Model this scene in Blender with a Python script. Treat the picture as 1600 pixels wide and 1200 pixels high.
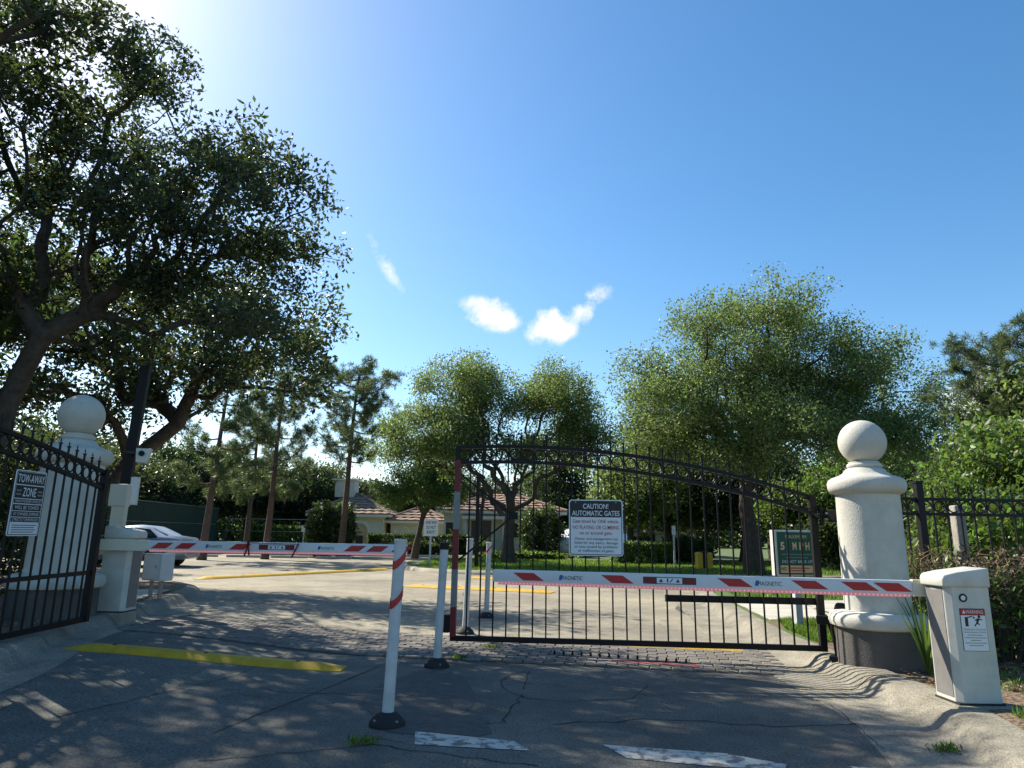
import bpy, bmesh, math, random
import numpy as np
from mathutils import Vector, Matrix, Euler
rad = math.radians
random.seed(7)
for o in list(bpy.data.objects): bpy.data.objects.remove(o)
S = bpy.context.scene
C = S.collection

# ------------------------------------------------------------------ camera
cd = bpy.data.cameras.new('camera'); cam = bpy.data.objects.new('camera', cd); C.objects.link(cam)
cd.sensor_fit = 'HORIZONTAL'; cd.sensor_width = 36.0; cd.lens = 36.0 * 1063 / 1600
cd.clip_start = 0.05; cd.clip_end = 3000
cam.location = (0, 0, 1.4)
cam.rotation_euler = (Matrix.Rotation(rad(90 + 12.46), 4, 'X') @ Matrix.Rotation(rad(0.9), 4, 'Z')).to_euler()
S.camera = cam

# ------------------------------------------------------------------ sky, sun, exposure
SUN_AZ = (-0.78, 0.62)           # horizontal direction towards the sun
SUN_EL = rad(41)
W = bpy.data.worlds.new('World'); S.world = W; W.use_nodes = True
def build_world():
    nt = W.node_tree; nt.nodes.clear()
    N = nt.nodes.new; L = nt.links.new
    out = N('ShaderNodeOutputWorld'); bg = N('ShaderNodeBackground'); L(bg.outputs[0], out.inputs[0])
    sky = N('ShaderNodeTexSky'); sky.sky_type = 'NISHITA'; sky.sun_disc = False
    sky.sun_elevation = SUN_EL; sky.sun_rotation = math.atan2(SUN_AZ[0], SUN_AZ[1])
    sky.air_density = 1.0; sky.dust_density = 0.7; sky.ozone_density = 1.6; sky.altitude = 0
    bg.inputs[1].default_value = 0.106
    tint = N('ShaderNodeHueSaturation'); tint.inputs['Saturation'].default_value = 1.30; tint.inputs['Hue'].default_value = 0.496; L(sky.outputs[0], tint.inputs['Color'])
    tc = N('ShaderNodeTexCoord')
    # small cumulus and wisps: noise shaped by soft blobs around fixed world directions
    noise = N('ShaderNodeTexNoise'); noise.inputs['Scale'].default_value = 26; noise.inputs['Detail'].default_value = 9
    noise.inputs['Roughness'].default_value = 0.62
    L(tc.outputs['Generated'], noise.inputs['Vector'])
    def math_(op, a=None, b=None, c=None, clamp=False):
        m = N('ShaderNodeMath'); m.operation = op; m.use_clamp = clamp
        for i, v in enumerate((a, b, c)):
            if v is None: continue
            if isinstance(v, (int, float)): m.inputs[i].default_value = v
            else: L(v, m.inputs[i])
        return m.outputs[0]
    total = None
    blobs = CLOUDS
    for (d, ax, hw, hh, dens) in blobs:
        d = Vector(d).normalized()
        r = d.cross(Vector((0, 0, 1))).normalized(); u = r.cross(d).normalized()
        ca, sa = math.cos(ax), math.sin(ax)
        r2 = r * ca + u * sa; u2 = u * ca - r * sa
        def dot(vec):
            v = N('ShaderNodeVectorMath'); v.operation = 'DOT_PRODUCT'
            L(tc.outputs['Generated'], v.inputs[0]); v.inputs[1].default_value = vec
            return v.outputs['Value']
        a = math_('DIVIDE', dot(r2), hw); b = math_('DIVIDE', dot(u2), hh)
        q = math_('ADD', math_('MULTIPLY', a, a), math_('MULTIPLY', b, b))
        front = math_('GREATER_THAN', dot(d), 0.0)
        q = math_('SUBTRACT', 1.0, q, clamp=True)
        m = math_('MULTIPLY', math_('MULTIPLY', q, front), dens)
        total = m if total is None else math_('MAXIMUM', total, m)
    f = math_('MULTIPLY_ADD', noise.outputs['Fac'], 5.0, -2.75)
    cl = math_('MULTIPLY', math_('ADD', math_('MULTIPLY', total, 1.6), f), 0.8)
    gate = math_('MULTIPLY', cl, math_('MULTIPLY', total, 2.2, clamp=True), clamp=True)
    mix = N('ShaderNodeMix'); mix.data_type = 'RGBA'
    L(gate, mix.inputs[0]); L(tint.outputs[0], mix.inputs[6]); mix.inputs[7].default_value = (5.4, 5.5, 5.7, 1)
    L(mix.outputs[2], bg.inputs[0])
CLOUDS = [  # world direction, tilt, half width, half height, density
    ((-0.032, 0.930, 0.308), -0.2, 0.058, 0.030, 0.85), ((0.056, 0.935, 0.292), 0.15, 0.050, 0.034, 0.9),
    ((0.106, 0.925, 0.318), 0.7, 0.055, 0.022, 0.62), ((-0.182, 0.905, 0.372), -0.95, 0.062, 0.013, 0.40),
    ((0.575, 0.800, 0.165), 0.3, 0.075, 0.050, 1.0),
    ((-0.62, 0.62, 0.62), 0.5, 0.24, 0.14, 0.95), ((-0.50, 0.68, 0.64), 0.3, 0.16, 0.08, 0.45)]
build_world()
sl = bpy.data.lights.new('sun', 'SUN'); so = bpy.data.objects.new('sun', sl); C.objects.link(so)
sl.energy = 5.0; sl.angle = rad(0.55); sl.color = (1.0, 0.93, 0.80)
so.location = (-20, 16, 30)
sd = Vector((SUN_AZ[0] * math.cos(SUN_EL), SUN_AZ[1] * math.cos(SUN_EL), math.sin(SUN_EL)))
so.rotation_euler = sd.to_track_quat('Z', 'Y').to_euler()
S.view_settings.view_transform = 'Standard'; S.view_settings.look = 'None'
S.view_settings.gamma = 1.0; S.view_settings.use_curve_mapping = False
S.view_settings.exposure = 0.95
S.render.engine = 'CYCLES'
S.cycles.max_bounces = 6; S.cycles.transparent_max_bounces = 8

# ------------------------------------------------------------------ materials
MATS = {}
def mat(name, col, rough=0.6, metal=0.0, var=0.12, scale=6.0, bump=0.0, bscale=60.0, col2=None, thr=None, island=0.0, objrand=0.0, spec=0.4, emit=0):
    if name in MATS: return MATS[name]
    m = bpy.data.materials.new(name); m.use_nodes = True; nt = m.node_tree; N = nt.nodes.new; L = nt.links.new
    b = nt.nodes['Principled BSDF']; b.inputs['Roughness'].default_value = rough; b.inputs['Metallic'].default_value = metal
    b.inputs['Specular IOR Level'].default_value = spec
    tc = N('ShaderNodeTexCoord')
    n = N('ShaderNodeTexNoise'); n.inputs['Scale'].default_value = scale; n.inputs['Detail'].default_value = 6
    n.inputs['Roughness'].default_value = 0.65
    L(tc.outputs['Object'], n.inputs['Vector'])
    r = N('ShaderNodeValToRGB')
    c1 = col; c2 = col2 if col2 else tuple(max(0, c * (1 - 2 * var)) for c in col)
    lo, hi = thr if thr else (0.3, 0.7)
    r.color_ramp.elements[0].position = lo; r.color_ramp.elements[1].position = hi
    r.color_ramp.elements[0].color = (*c2, 1); r.color_ramp.elements[1].color = (*c1, 1)
    L(n.outputs['Fac'], r.inputs[0])
    src = r.outputs[0]
    if island or objrand:
        hsv = N('ShaderNodeHueSaturation')
        if island: rnd = N('ShaderNodeNewGeometry').outputs['Random Per Island']; a = island
        else: rnd = N('ShaderNodeObjectInfo').outputs['Random']; a = objrand
        mp = N('ShaderNodeMapRange'); mp.inputs[3].default_value = 1 - a; mp.inputs[4].default_value = 1 + a
        L(rnd, mp.inputs[0]); L(mp.outputs[0], hsv.inputs['Value']); L(src, hsv.inputs['Color']); src = hsv.outputs[0]
    L(src, b.inputs['Base Color'])
    if bump:
        n2 = N('ShaderNodeTexNoise'); n2.inputs['Scale'].default_value = bscale; n2.inputs['Detail'].default_value = 5
        L(tc.outputs['Object'], n2.inputs['Vector'])
        bp = N('ShaderNodeBump'); bp.inputs['Strength'].default_value = bump; bp.inputs['Distance'].default_value = 0.02
        L(n2.outputs['Fac'], bp.inputs['Height']); L(bp.outputs[0], b.inputs['Normal'])
    if emit:
        L(src, b.inputs['Emission Color']); b.inputs['Emission Strength'].default_value = emit
    MATS[name] = m; return m
def leafmat(name, col, tcol, rough=0.45, isl=0.45, tr=0.42):
    m = bpy.data.materials.new(name); m.use_nodes = True; nt = m.node_tree; nt.nodes.clear(); N = nt.nodes.new; L = nt.links.new
    out = N('ShaderNodeOutputMaterial')
    geo = N('ShaderNodeNewGeometry')
    mp = N('ShaderNodeMapRange'); mp.inputs[3].default_value = 1 - isl; mp.inputs[4].default_value = 1 + isl; L(geo.outputs['Random Per Island'], mp.inputs[0])
    mh = N('ShaderNodeMapRange'); mh.inputs[3].default_value = 0.47; mh.inputs[4].default_value = 0.515; L(geo.outputs['Random Per Island'], mh.inputs[0])
    def hs(c):
        h = N('ShaderNodeHueSaturation'); h.inputs['Color'].default_value = (*c, 1); L(mp.outputs[0], h.inputs['Value']); L(mh.outputs[0], h.inputs['Hue']); return h.outputs[0]
    p = N('ShaderNodeBsdfPrincipled'); L(hs(col), p.inputs['Base Color']); p.inputs['Roughness'].default_value = rough
    p.inputs['Specular IOR Level'].default_value = 0.45
    t = N('ShaderNodeBsdfTranslucent'); L(hs(tcol), t.inputs['Color'])
    mx = N('ShaderNodeMixShader'); mx.inputs[0].default_value = tr
    L(p.outputs[0], mx.inputs[1]); L(t.outputs[0], mx.inputs[2]); L(mx.outputs[0], out.inputs[0])
    MATS[name] = m; return m
def road_mat():
    m = bpy.data.materials.new('asphalt'); m.use_nodes = True; nt = m.node_tree; N = nt.nodes.new; L = nt.links.new
    b = nt.nodes['Principled BSDF']; b.inputs['Roughness'].default_value = 0.85; b.inputs['Specular IOR Level'].default_value = 0.25
    tc = N('ShaderNodeTexCoord')
    def noise(s, d=6, ro=0.6):
        n = N('ShaderNodeTexNoise'); n.inputs['Scale'].default_value = s; n.inputs['Detail'].default_value = d; n.inputs['Roughness'].default_value = ro
        L(tc.outputs['Object'], n.inputs['Vector']); return n
    big = noise(0.35, 5); fine = noise(55, 4, 0.7); mid = noise(3.0, 7, 0.7)
    r = N('ShaderNodeValToRGB'); L(big.outputs['Fac'], r.inputs[0])
    r.color_ramp.elements[0].position = 0.35; r.color_ramp.elements[0].color = (0.14, 0.134, 0.116, 1)
    r.color_ramp.elements[1].position = 0.68; r.color_ramp.elements[1].color = (0.265, 0.245, 0.195, 1)
    def mul(a, fac_out, lo, hi, p0=0.3, p1=0.7):
        mr = N('ShaderNodeMapRange'); mr.inputs[1].default_value = p0; mr.inputs[2].default_value = p1; mr.inputs[3].default_value = lo; mr.inputs[4].default_value = hi
        L(fac_out, mr.inputs[0])
        v = N('ShaderNodeVectorMath'); v.operation = 'SCALE'; L(a, v.inputs[0]); L(mr.outputs[0], v.inputs['Scale']); return v.outputs[0]
    c = mul(r.outputs[0], fine.outputs['Fac'], 0.35, 1.6)
    c = mul(c, mid.outputs['Fac'], 0.78, 1.15)
    # map cracking, only in worn patches
    wv = N('ShaderNodeVectorMath'); wv.operation = 'MULTIPLY_ADD'
    wn = noise(1.6, 5); L(wn.outputs['Color'], wv.inputs[0]); wv.inputs[1].default_value = (0.9, 0.9, 0.9); L(tc.outputs['Object'], wv.inputs[2])
    vo = N('ShaderNodeTexVoronoi'); vo.feature = 'DISTANCE_TO_EDGE'; vo.inputs['Scale'].default_value = 0.55; L(wv.outputs[0], vo.inputs['Vector'])
    c = mul(c, vo.outputs['Distance'], 0.62, 1.0, 0.001, 0.006)
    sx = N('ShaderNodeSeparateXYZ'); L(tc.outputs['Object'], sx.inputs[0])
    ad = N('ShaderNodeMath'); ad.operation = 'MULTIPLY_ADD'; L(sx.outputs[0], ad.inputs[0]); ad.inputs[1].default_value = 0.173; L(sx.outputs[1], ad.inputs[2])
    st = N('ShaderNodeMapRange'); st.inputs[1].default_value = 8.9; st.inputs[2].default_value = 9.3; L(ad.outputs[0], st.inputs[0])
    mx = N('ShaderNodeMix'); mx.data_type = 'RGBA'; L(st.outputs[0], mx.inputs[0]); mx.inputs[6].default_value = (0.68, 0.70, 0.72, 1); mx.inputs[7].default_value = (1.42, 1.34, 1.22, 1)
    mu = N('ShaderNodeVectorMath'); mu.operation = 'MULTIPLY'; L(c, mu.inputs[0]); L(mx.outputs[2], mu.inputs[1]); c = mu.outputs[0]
    L(c, b.inputs['Base Color'])
    bp = N('ShaderNodeBump'); bp.inputs['Strength'].default_value = 0.8; bp.inputs['Distance'].default_value = 0.012
    L(fine.outputs['Fac'], bp.inputs['Height']); L(bp.outputs[0], b.inputs['Normal'])
    return m
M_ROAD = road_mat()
mat('concrete', (0.42, 0.375, 0.285), 0.9, var=0.2, scale=2.2, bump=0.5, bscale=45)
mat('pale_concrete', (0.50, 0.47, 0.40), 0.9, var=0.14, scale=1.6, bump=0.25, bscale=45)
mat('paver', (0.19, 0.17, 0.145), 0.9, var=0.2, scale=9, bump=0.4, bscale=70, objrand=0.2)
mat('paver_mass', (0.19, 0.17, 0.145), 0.9, var=0.2, scale=9, bump=0.4, bscale=70, island=0.2)
mat('joint_sand', (0.09, 0.083, 0.068), 0.95, var=0.2)
mat('soil', (0.085, 0.06, 0.04), 0.95, scale=5, bump=0.8, bscale=18, col2=(0.16, 0.115, 0.07))
mat('grass_base', (0.07, 0.13, 0.022), 0.95, scale=1.6, bump=0.8, bscale=40, col2=(0.045, 0.075, 0.016))
mat('stucco', (0.53, 0.515, 0.455), 0.9, scale=3.2, col2=(0.41, 0.395, 0.34), thr=(.28, .6), bump=0.28, bscale=75)
mat('stucco_grey', (0.115, 0.105, 0.095), 0.9, var=0.18, scale=4.0, bump=0.4, bscale=70)
mat('black_metal', (0.006, 0.006, 0.007), 0.5, var=0.1, spec=0.25)
mat('dark_metal', (0.03, 0.03, 0.034), 0.5, var=0.2)
mat('white_plastic', (0.62, 0.62, 0.58), 0.4, var=0.06, scale=8)
mat('worn_white', (0.56, 0.57, 0.56), 0.55, var=0.14, scale=7)
mat('arm_white', (0.66, 0.67, 0.67), 0.35, var=0.04, scale=8)
mat('beige_paint', (0.63, 0.58, 0.45), 0.5, var=0.06)
mat('cream_cabinet', (0.53, 0.52, 0.46), 0.45, col2=(0.44, 0.425, 0.365), thr=(.3, .55), scale=5)
mat('grey_panel', (0.20, 0.19, 0.18), 0.55, var=0.12, scale=8)
mat('red_film', (0.46, 0.02, 0.025), 0.35, var=0.08)
mat('dull_red', (0.20, 0.018, 0.02), 0.5, var=0.2)
mat('dull_grey', (0.24, 0.24, 0.23), 0.5, var=0.15)
mat('pink_led', (0.78, 0.27, 0.27), 0.4, var=0.02, emit=0.12)
mat('led_dot', (0.85, 0.42, 0.40), 0.4, var=0.0, emit=0.25)
mat('yellow_paint', (0.60, 0.36, 0.02), 0.7, var=0.18, scale=7, bump=0.3, bscale=50)
mat('white_paint', (0.50, 0.48, 0.41), 0.85, scale=11, col2=(0.17, 0.16, 0.138), thr=(0.43, 0.52), bump=.3)
mat('red_road_paint', (0.32, 0.06, 0.06), 0.8, scale=10, col2=(0.19, 0.15, 0.12), thr=(0.4, 0.55))
mat('rubber', (0.02, 0.02, 0.021), 0.75, var=0.2)
mat('crack', (0.035, 0.033, 0.03), 0.95)
mat('patch', (0.105, 0.10, 0.09), 0.9, var=0.25, scale=14, bump=0.4)
mat('sign_white', (0.70, 0.72, 0.72), 0.45, var=0.03)
mat('sign_black', (0.012, 0.012, 0.018), 0.45, var=0.03)
mat('sign_red', (0.42, 0.02, 0.03), 0.45, var=0.03)
mat('sign_green', (0.012, 0.085, 0.05), 0.5, var=0.05)
mat('sign_gold', (0.78, 0.50, 0.24), 0.5, var=0.03)
mat('logo_blue', (0.03, 0.12, 0.36), 0.5, var=0.02)
mat('ink', (0.04, 0.04, 0.045), 0.5, var=0.02)
mat('steel', (0.30, 0.30, 0.31), 0.4, metal=0.6, var=0.1)
mat('chrome', (0.5, 0.5, 0.52), 0.2, metal=1.0, var=0.02)
mat('bark', (0.095, 0.075, 0.058), 0.95, scale=7, bump=1.0, bscale=22, col2=(0.04, 0.032, 0.026))
mat('pine_bark', (0.16, 0.10, 0.07), 0.95, scale=6, bump=1.0, bscale=18, col2=(0.07, 0.05, 0.04))
mat('twig', (0.25, 0.165, 0.095), 0.9, var=0.2, island=0.35)
mat('wall_cream', (0.60, 0.56, 0.44), 0.9, var=0.05, scale=1.5, bump=0.15)
mat('wall_trim', (0.66, 0.64, 0.56), 0.8, var=0.04)
mat('roof_tile', (0.31, 0.20, 0.14), 0.85, var=0.15, scale=3, objrand=0.22)
mat('dark_opening', (0.015, 0.017, 0.018), 0.25, var=0.1)
mat('amber_glow', (0.55, 0.38, 0.2), 0.8, var=0.1)
mat('screen_green', (0.02, 0.048, 0.036), 0.9, var=0.15, scale=3)
mat('car_silver', (0.34, 0.38, 0.43), 0.28, metal=0.55, var=0.01, spec=0.6)
mat('car_white', (0.72, 0.74, 0.76), 0.3, var=0.01, spec=0.6)
mat('car_blue', (0.08, 0.14, 0.24), 0.25, metal=0.4, var=0.01, spec=0.6)
mat('car_glass', (0.015, 0.02, 0.025), 0.06, var=0.0, spec=0.7)
mat('tail_red', (0.35, 0.01, 0.01), 0.2, var=0.0)
mat('yellow_plastic', (0.62, 0.40, 0.03), 0.5, var=0.1)
mat('old_wood', (0.36, 0.33, 0.28), 0.9, scale=5, bump=0.4, bscale=30, var=0.2)
L_OAK = leafmat('oak_leaf', (0.034, 0.052, 0.022), (0.085, 0.125, 0.028), tr=.36)
L_OAKB = leafmat('bright_oak_leaf', (0.118, 0.168, 0.058), (0.21, 0.30, 0.068), tr=0.44)
L_DARK = leafmat('dark_leaf', (0.035, 0.06, 0.022), (0.08, 0.13, 0.025))
L_LIME = leafmat('lime_leaf', (0.058, 0.105, 0.022), (0.15, 0.25, 0.035), isl=.55)
L_PINE = leafmat('pine_needle', (0.065, 0.098, 0.04), (0.13, 0.19, 0.05), tr=0.35)
L_GRASS = leafmat('grass_blade', (0.085, 0.16, 0.022), (0.2, 0.34, 0.035), tr=0.4)
L_DRY = leafmat('dry_leaf', (0.20, 0.145, 0.085), (0.22, 0.15, 0.075), tr=0.25)

# ------------------------------------------------------------------ mesh helpers
def link(name, me, parent=None, loc=None, rot=None):
    o = bpy.data.objects.new(name, me); C.objects.link(o)
    if parent: o.parent = parent
    if loc is not None: o.location = loc
    if rot is not None: o.rotation_euler = rot
    return o
def empty(name, loc=(0, 0, 0), rz=0.0, label=None, cat=None, group=None):
    o = link(name, None, None, loc, (0, 0, rz)); o.empty_display_size = 0.2
    return tag(o, label, cat, group)
def tag(o, label=None, cat=None, group=None, kind=None):
    if label: o['label'] = label
    if cat: o['category'] = cat
    if group: o['group'] = group
    if kind: o['kind'] = kind
    return o
class MB:
    def __init__(s): s.v = []; s.f = []
    def add(s, vs, fs):
        b = len(s.v); s.v += [tuple(v) for v in vs]; s.f += [tuple(i + b for i in f) for f in fs]; return s
    def box(s, c, d, rz=0.0, M=None):
        x, y, z = (k / 2 for k in d)
        vs = [Vector((sx * x, sy * y, sz * z)) for sz in (-1, 1) for sy in (-1, 1) for sx in (-1, 1)]
        R = M if M else Matrix.Rotation(rz, 3, 'Z')
        vs = [R @ v + Vector(c) for v in vs]
        return s.add(vs, [(0, 2, 3, 1), (4, 5, 7, 6), (0, 1, 5, 4), (2, 6, 7, 3), (0, 4, 6, 2), (1, 3, 7, 5)])
    def bar(s, a, b, w, h=None):
        a, b = Vector(a), Vector(b); d = b - a; L = d.length
        q = d.to_track_quat('X', 'Z').to_matrix()
        return s.box((a + b) / 2, (L, w, h or w), M=q)
    def tube(s, pts, rs, n=8, cap=True):
        pts = [Vector(p) for p in pts]
        if not isinstance(rs, (list, tuple)): rs = [rs] * len(pts)
        base = len(s.v); prev = None
        for i, p in enumerate(pts):
            t = (pts[min(i + 1, len(pts) - 1)] - pts[max(i - 1, 0)]).normalized()
            if prev is None: prev = t.orthogonal().normalized()
            u = (prev - t * prev.dot(t)).normalized(); prev = u; w = t.cross(u)
            for k in range(n):
                a = 2 * math.pi * k / n
                s.v.append(tuple(p + (u * math.cos(a) + w * math.sin(a)) * rs[i]))
        for i in range(len(pts) - 1):
            for k in range(n):
                a = base + i * n + k; b = base + i * n + (k + 1) % n
                s.f.append((a, b, b + n, a + n))
        if cap:
            s.f.append(tuple(base + k for k in reversed(range(n))))
            s.f.append(tuple(base + (len(pts) - 1) * n + k for k in range(n)))
        return s
    def lathe(s, prof, n=32, c=(0, 0, 0)):
        base = len(s.v)
        for r, z in prof:
            for k in range(n):
                a = 2 * math.pi * k / n; s.v.append((c[0] + r * math.cos(a), c[1] + r * math.sin(a), c[2] + z))
        for i in range(len(prof) - 1):
            for k in range(n):
                a = base + i * n + k; b = base + i * n + (k + 1) % n
                s.f.append((a, b, b + n, a + n))
        s.f.append(tuple(base + k for k in reversed(range(n)))); s.f.append(tuple(base + (len(prof) - 1) * n + k for k in range(n)))
        return s
    def prism(s, poly, z0, z1):   # poly in xy
        n = len(poly); b = len(s.v)
        f0 = z0 if callable(z0) else (lambda x, y: z0); f1 = z1 if callable(z1) else (lambda x, y: z1)
        s.v += [(x, y, f0(x, y)) for x, y in poly] + [(x, y, f1(x, y)) for x, y in poly]
        s.f.append(tuple(b + i for i in reversed(range(n)))); s.f.append(tuple(b + n + i for i in range(n)))
        for i in range(n): j = (i + 1) % n; s.f.append((b + i, b + j, b + n + j, b + n + i))
        return s
    def plate(s, poly, y0, y1):   # poly in xz, extruded along y (front at y0 < y1)
        n = len(poly); b = len(s.v)
        s.v += [(x, y0, z) for x, z in poly] + [(x, y1, z) for x, z in poly]
        s.f.append(tuple(b + i for i in range(n))); s.f.append(tuple(b + n + i for i in reversed(range(n))))
        for i in range(n): j = (i + 1) % n; s.f.append((b + j, b + i, b + n + i, b + n + j))
        return s
    def ring(s, c, R, r, axis='y', n=20, m=6):
        b = len(s.v)
        for i in range(n):
            a = 2 * math.pi * i / n
            for k in range(m):
                t = 2 * math.pi * k / m; rr = R + r * math.cos(t); h = r * math.sin(t)
                s.v.append((c[0] + rr * math.cos(a), c[1] + h, c[2] + rr * math.sin(a)) if axis == 'y' else (c[0] + rr * math.cos(a), c[1] + rr * math.sin(a), c[2] + h))
        for i in range(n):
            for k in range(m):
                s.f.append((b + i * m + k, b + i * m + (k + 1) % m, b + (i + 1) % n * m + (k + 1) % m, b + (i + 1) % n * m + k))
        return s
    def mesh(s, name, m, smooth=False, bevel=0.0, angle=40):
        me = bpy.data.meshes.new(name); me.from_pydata(s.v, [], s.f); me.update()
        bm = bmesh.new(); bm.from_mesh(me)
        bmesh.ops.recalc_face_normals(bm, faces=bm.faces)
        if bevel:
            es = [e for e in bm.edges if len(e.link_faces) == 2 and e.calc_face_angle(0) > rad(30)]
            bmesh.ops.bevel(bm, geom=es, offset=bevel, segments=2, affect='EDGES', profile=0.5, clamp_overlap=True)
        if smooth:
            for f in bm.faces: f.smooth = True
            for e in bm.edges:
                if len(e.link_faces) == 2 and e.calc_face_angle(0) > rad(angle): e.smooth = False
        bm.to_mesh(me); bm.free()
        me.materials.append(MATS[m] if isinstance(m, str) else m)
        return me
    def build(s, name, m, parent=None, loc=None, rot=None, smooth=False, bevel=0.0, angle=40):
        return link(name, s.mesh(name, m, smooth, bevel, angle), parent, loc, rot)
def rrect(x0, z0, x1, z1, r, n=5):
    p = []
    for cx, cz, a0 in ((x1 - r, z1 - r, 0), (x0 + r, z1 - r, 90), (x0 + r, z0 + r, 180), (x1 - r, z0 + r, 270)):
        for k in range(n + 1):
            a = rad(a0 + 90 * k / n); p.append((cx + r * math.cos(a), cz + r * math.sin(a)))
    return p
def text(s, x, z, h, m, parent, y=-0.002, width=None, name='lettering', bold=0.0, align='CENTER'):
    cu = bpy.data.curves.new('lettering', 'FONT'); cu.body = s; cu.align_x = align; cu.size = 1.0; cu.offset = bold
    cu.resolution_u = 3
    to = bpy.data.objects.new('lettering', cu); C.objects.link(to)
    dg = bpy.context.evaluated_depsgraph_get(); dg.update()
    me = bpy.data.meshes.new_from_object(to.evaluated_get(dg)); bpy.data.objects.remove(to); bpy.data.curves.remove(cu)
    xs = [v.co.x for v in me.vertices]; zs = [v.co.y for v in me.vertices]
    if not xs: return None
    sc = h / 0.70; sx = sc
    if width: sx = width / max(1e-6, max(xs) - min(xs))
    for v in me.vertices: v.co = (v.co.x * sx, 0, v.co.y * sc)
    me.materials.clear(); me.materials.append(MATS[m])
    return link(name, me, parent, (x, y, z))
def ss(t): t = max(0.0, min(1.0, t)); return t * t * (3 - 2 * t)
def road_z(x, y): return 0.16 * ss((-1.5 - x) / 3.3) * (1 - ss((y - 13) / 8))

# ------------------------------------------------------------------ setting: ground, road, kerbs, verges
g = MB(); g.add([(-600, -300, -0.06), (600, -300, -0.06), (600, 900, -0.06), (-600, 900, -0.06)], [(0, 1, 2, 3)])
tag(g.build('ground', 'grass_base'), kind='structure')
xs = np.unique(np.concatenate([np.linspace(-45, -6, 8), np.linspace(-6, 0, 25), np.linspace(0, 40, 9)]))
ys = np.unique(np.concatenate([np.linspace(-20, 12, 9), np.linspace(12, 22, 17), np.linspace(22, 42, 5)]))
r_ = MB(); nx = len(xs)
r_.v = [(x, y, road_z(x, y)) for y in ys for x in xs]
r_.f = [(j * nx + i, j * nx + i + 1, (j + 1) * nx + i + 1, (j + 1) * nx + i) for j in range(len(ys) - 1) for i in range(nx - 1)]
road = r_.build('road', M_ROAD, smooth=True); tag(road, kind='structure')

def smooth_path(pts, step=0.25):
    P = [Vector((*p, 0)) for p in pts]; out = []
    for i in range(len(P) - 1):
        p0 = P[max(i - 1, 0)]; p1 = P[i]; p2 = P[i + 1]; p3 = P[min(i + 2, len(P) - 1)]
        n = max(2, int((p2 - p1).length / step))
        for k in range(n):
            t = k / n
            out.append(0.5 * ((2 * p1) + (p2 - p0) * t + (2 * p0 - 5 * p1 + 4 * p2 - p3) * t * t + (3 * p1 - p0 - 3 * p2 + p3) * t ** 3))
    out.append(P[-1]); return out
def sweep(name, path, prof, m, side=1, zf=None, parent=None, seg=None):
    """sweep a profile along a path; with seg the run is cast in segments, the first one parents the others"""
    n = len(prof); first = None; cuts = [0]
    if seg:
        acc = 0.0
        for i in range(1, len(path)):
            acc += (path[i] - path[i - 1]).length
            if acc > seg: cuts.append(i); acc = 0.0
    if cuts[-1] != len(path) - 1: cuts.append(len(path) - 1)
    for c, (i0, i1) in enumerate(zip(cuts[:-1], cuts[1:])):
        b = MB(); dz = random.uniform(-.003, .003) if seg else 0
        for i in range(i0, i1 + 1):
            p = path[i]; t = (path[min(i + 1, len(path) - 1)] - path[max(i - 1, 0)]).normalized(); nrm = Vector((t.y, -t.x, 0)) * side
            if seg and i == i0: p = p + t * .006
            if seg and i == i1: p = p - t * .006
            z0 = zf(p.x, p.y) if zf else 0
            for d, z in prof:
                q = p + nrm * d; b.v.append((q.x, q.y, z0 + z + dz))
        for i in range(i1 - i0):
            for k in range(n - 1):
                a = i * n + k; b.f.append((a, a + 1, a + n + 1, a + n))
        o = b.build(name if first is None else 'kerb_segment', m, parent if first is None else first, smooth=True, angle=60)
        first = first or o
    return first
def aggregate_mat(name, base):
    m = bpy.data.materials.new(name); m.use_nodes = True; nt = m.node_tree; N = nt.nodes.new; L = nt.links.new
    b = nt.nodes['Principled BSDF']; b.inputs['Roughness'].default_value = 0.9; b.inputs['Specular IOR Level'].default_value = .2; tc = N('ShaderNodeTexCoord')
    n1 = N('ShaderNodeTexNoise'); n1.inputs['Scale'].default_value = 1.7; n1.inputs['Detail'].default_value = 8; n1.inputs['Roughness'].default_value = .7; L(tc.outputs['Object'], n1.inputs['Vector'])
    n2 = N('ShaderNodeTexNoise'); n2.inputs['Scale'].default_value = 70; n2.inputs['Detail'].default_value = 3; L(tc.outputs['Object'], n2.inputs['Vector'])
    r = N('ShaderNodeValToRGB'); L(n1.outputs['Fac'], r.inputs[0]); r.color_ramp.elements[0].position = .32; r.color_ramp.elements[1].position = .62
    r.color_ramp.elements[0].color = (*[c * .55 for c in base], 1); r.color_ramp.elements[1].color = (*base, 1)
    mr = N('ShaderNodeMapRange'); mr.inputs[1].default_value = .3; mr.inputs[2].default_value = .72; mr.inputs[3].default_value = .62; mr.inputs[4].default_value = 1.35; L(n2.outputs['Fac'], mr.inputs[0])
    v = N('ShaderNodeVectorMath'); v.operation = 'SCALE'; L(r.outputs[0], v.inputs[0]); L(mr.outputs[0], v.inputs['Scale']); L(v.outputs[0], b.inputs['Base Color'])
    bp = N('ShaderNodeBump'); bp.inputs['Strength'].default_value = .5; bp.inputs['Distance'].default_value = .012; L(n2.outputs['Fac'], bp.inputs['Height']); L(bp.outputs[0], b.inputs['Normal'])
    MATS[name] = m
aggregate_mat('kerb_concrete', (0.28, 0.255, 0.20))
KERB = [(-0.50, -0.03), (-0.48, 0.006), (0.0, 0.012), (0.07, 0.03), (0.13, 0.075), (0.18, 0.118), (0.24, 0.142), (0.32, 0.152), (0.48, 0.154), (0.50, 0.10)]
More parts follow.
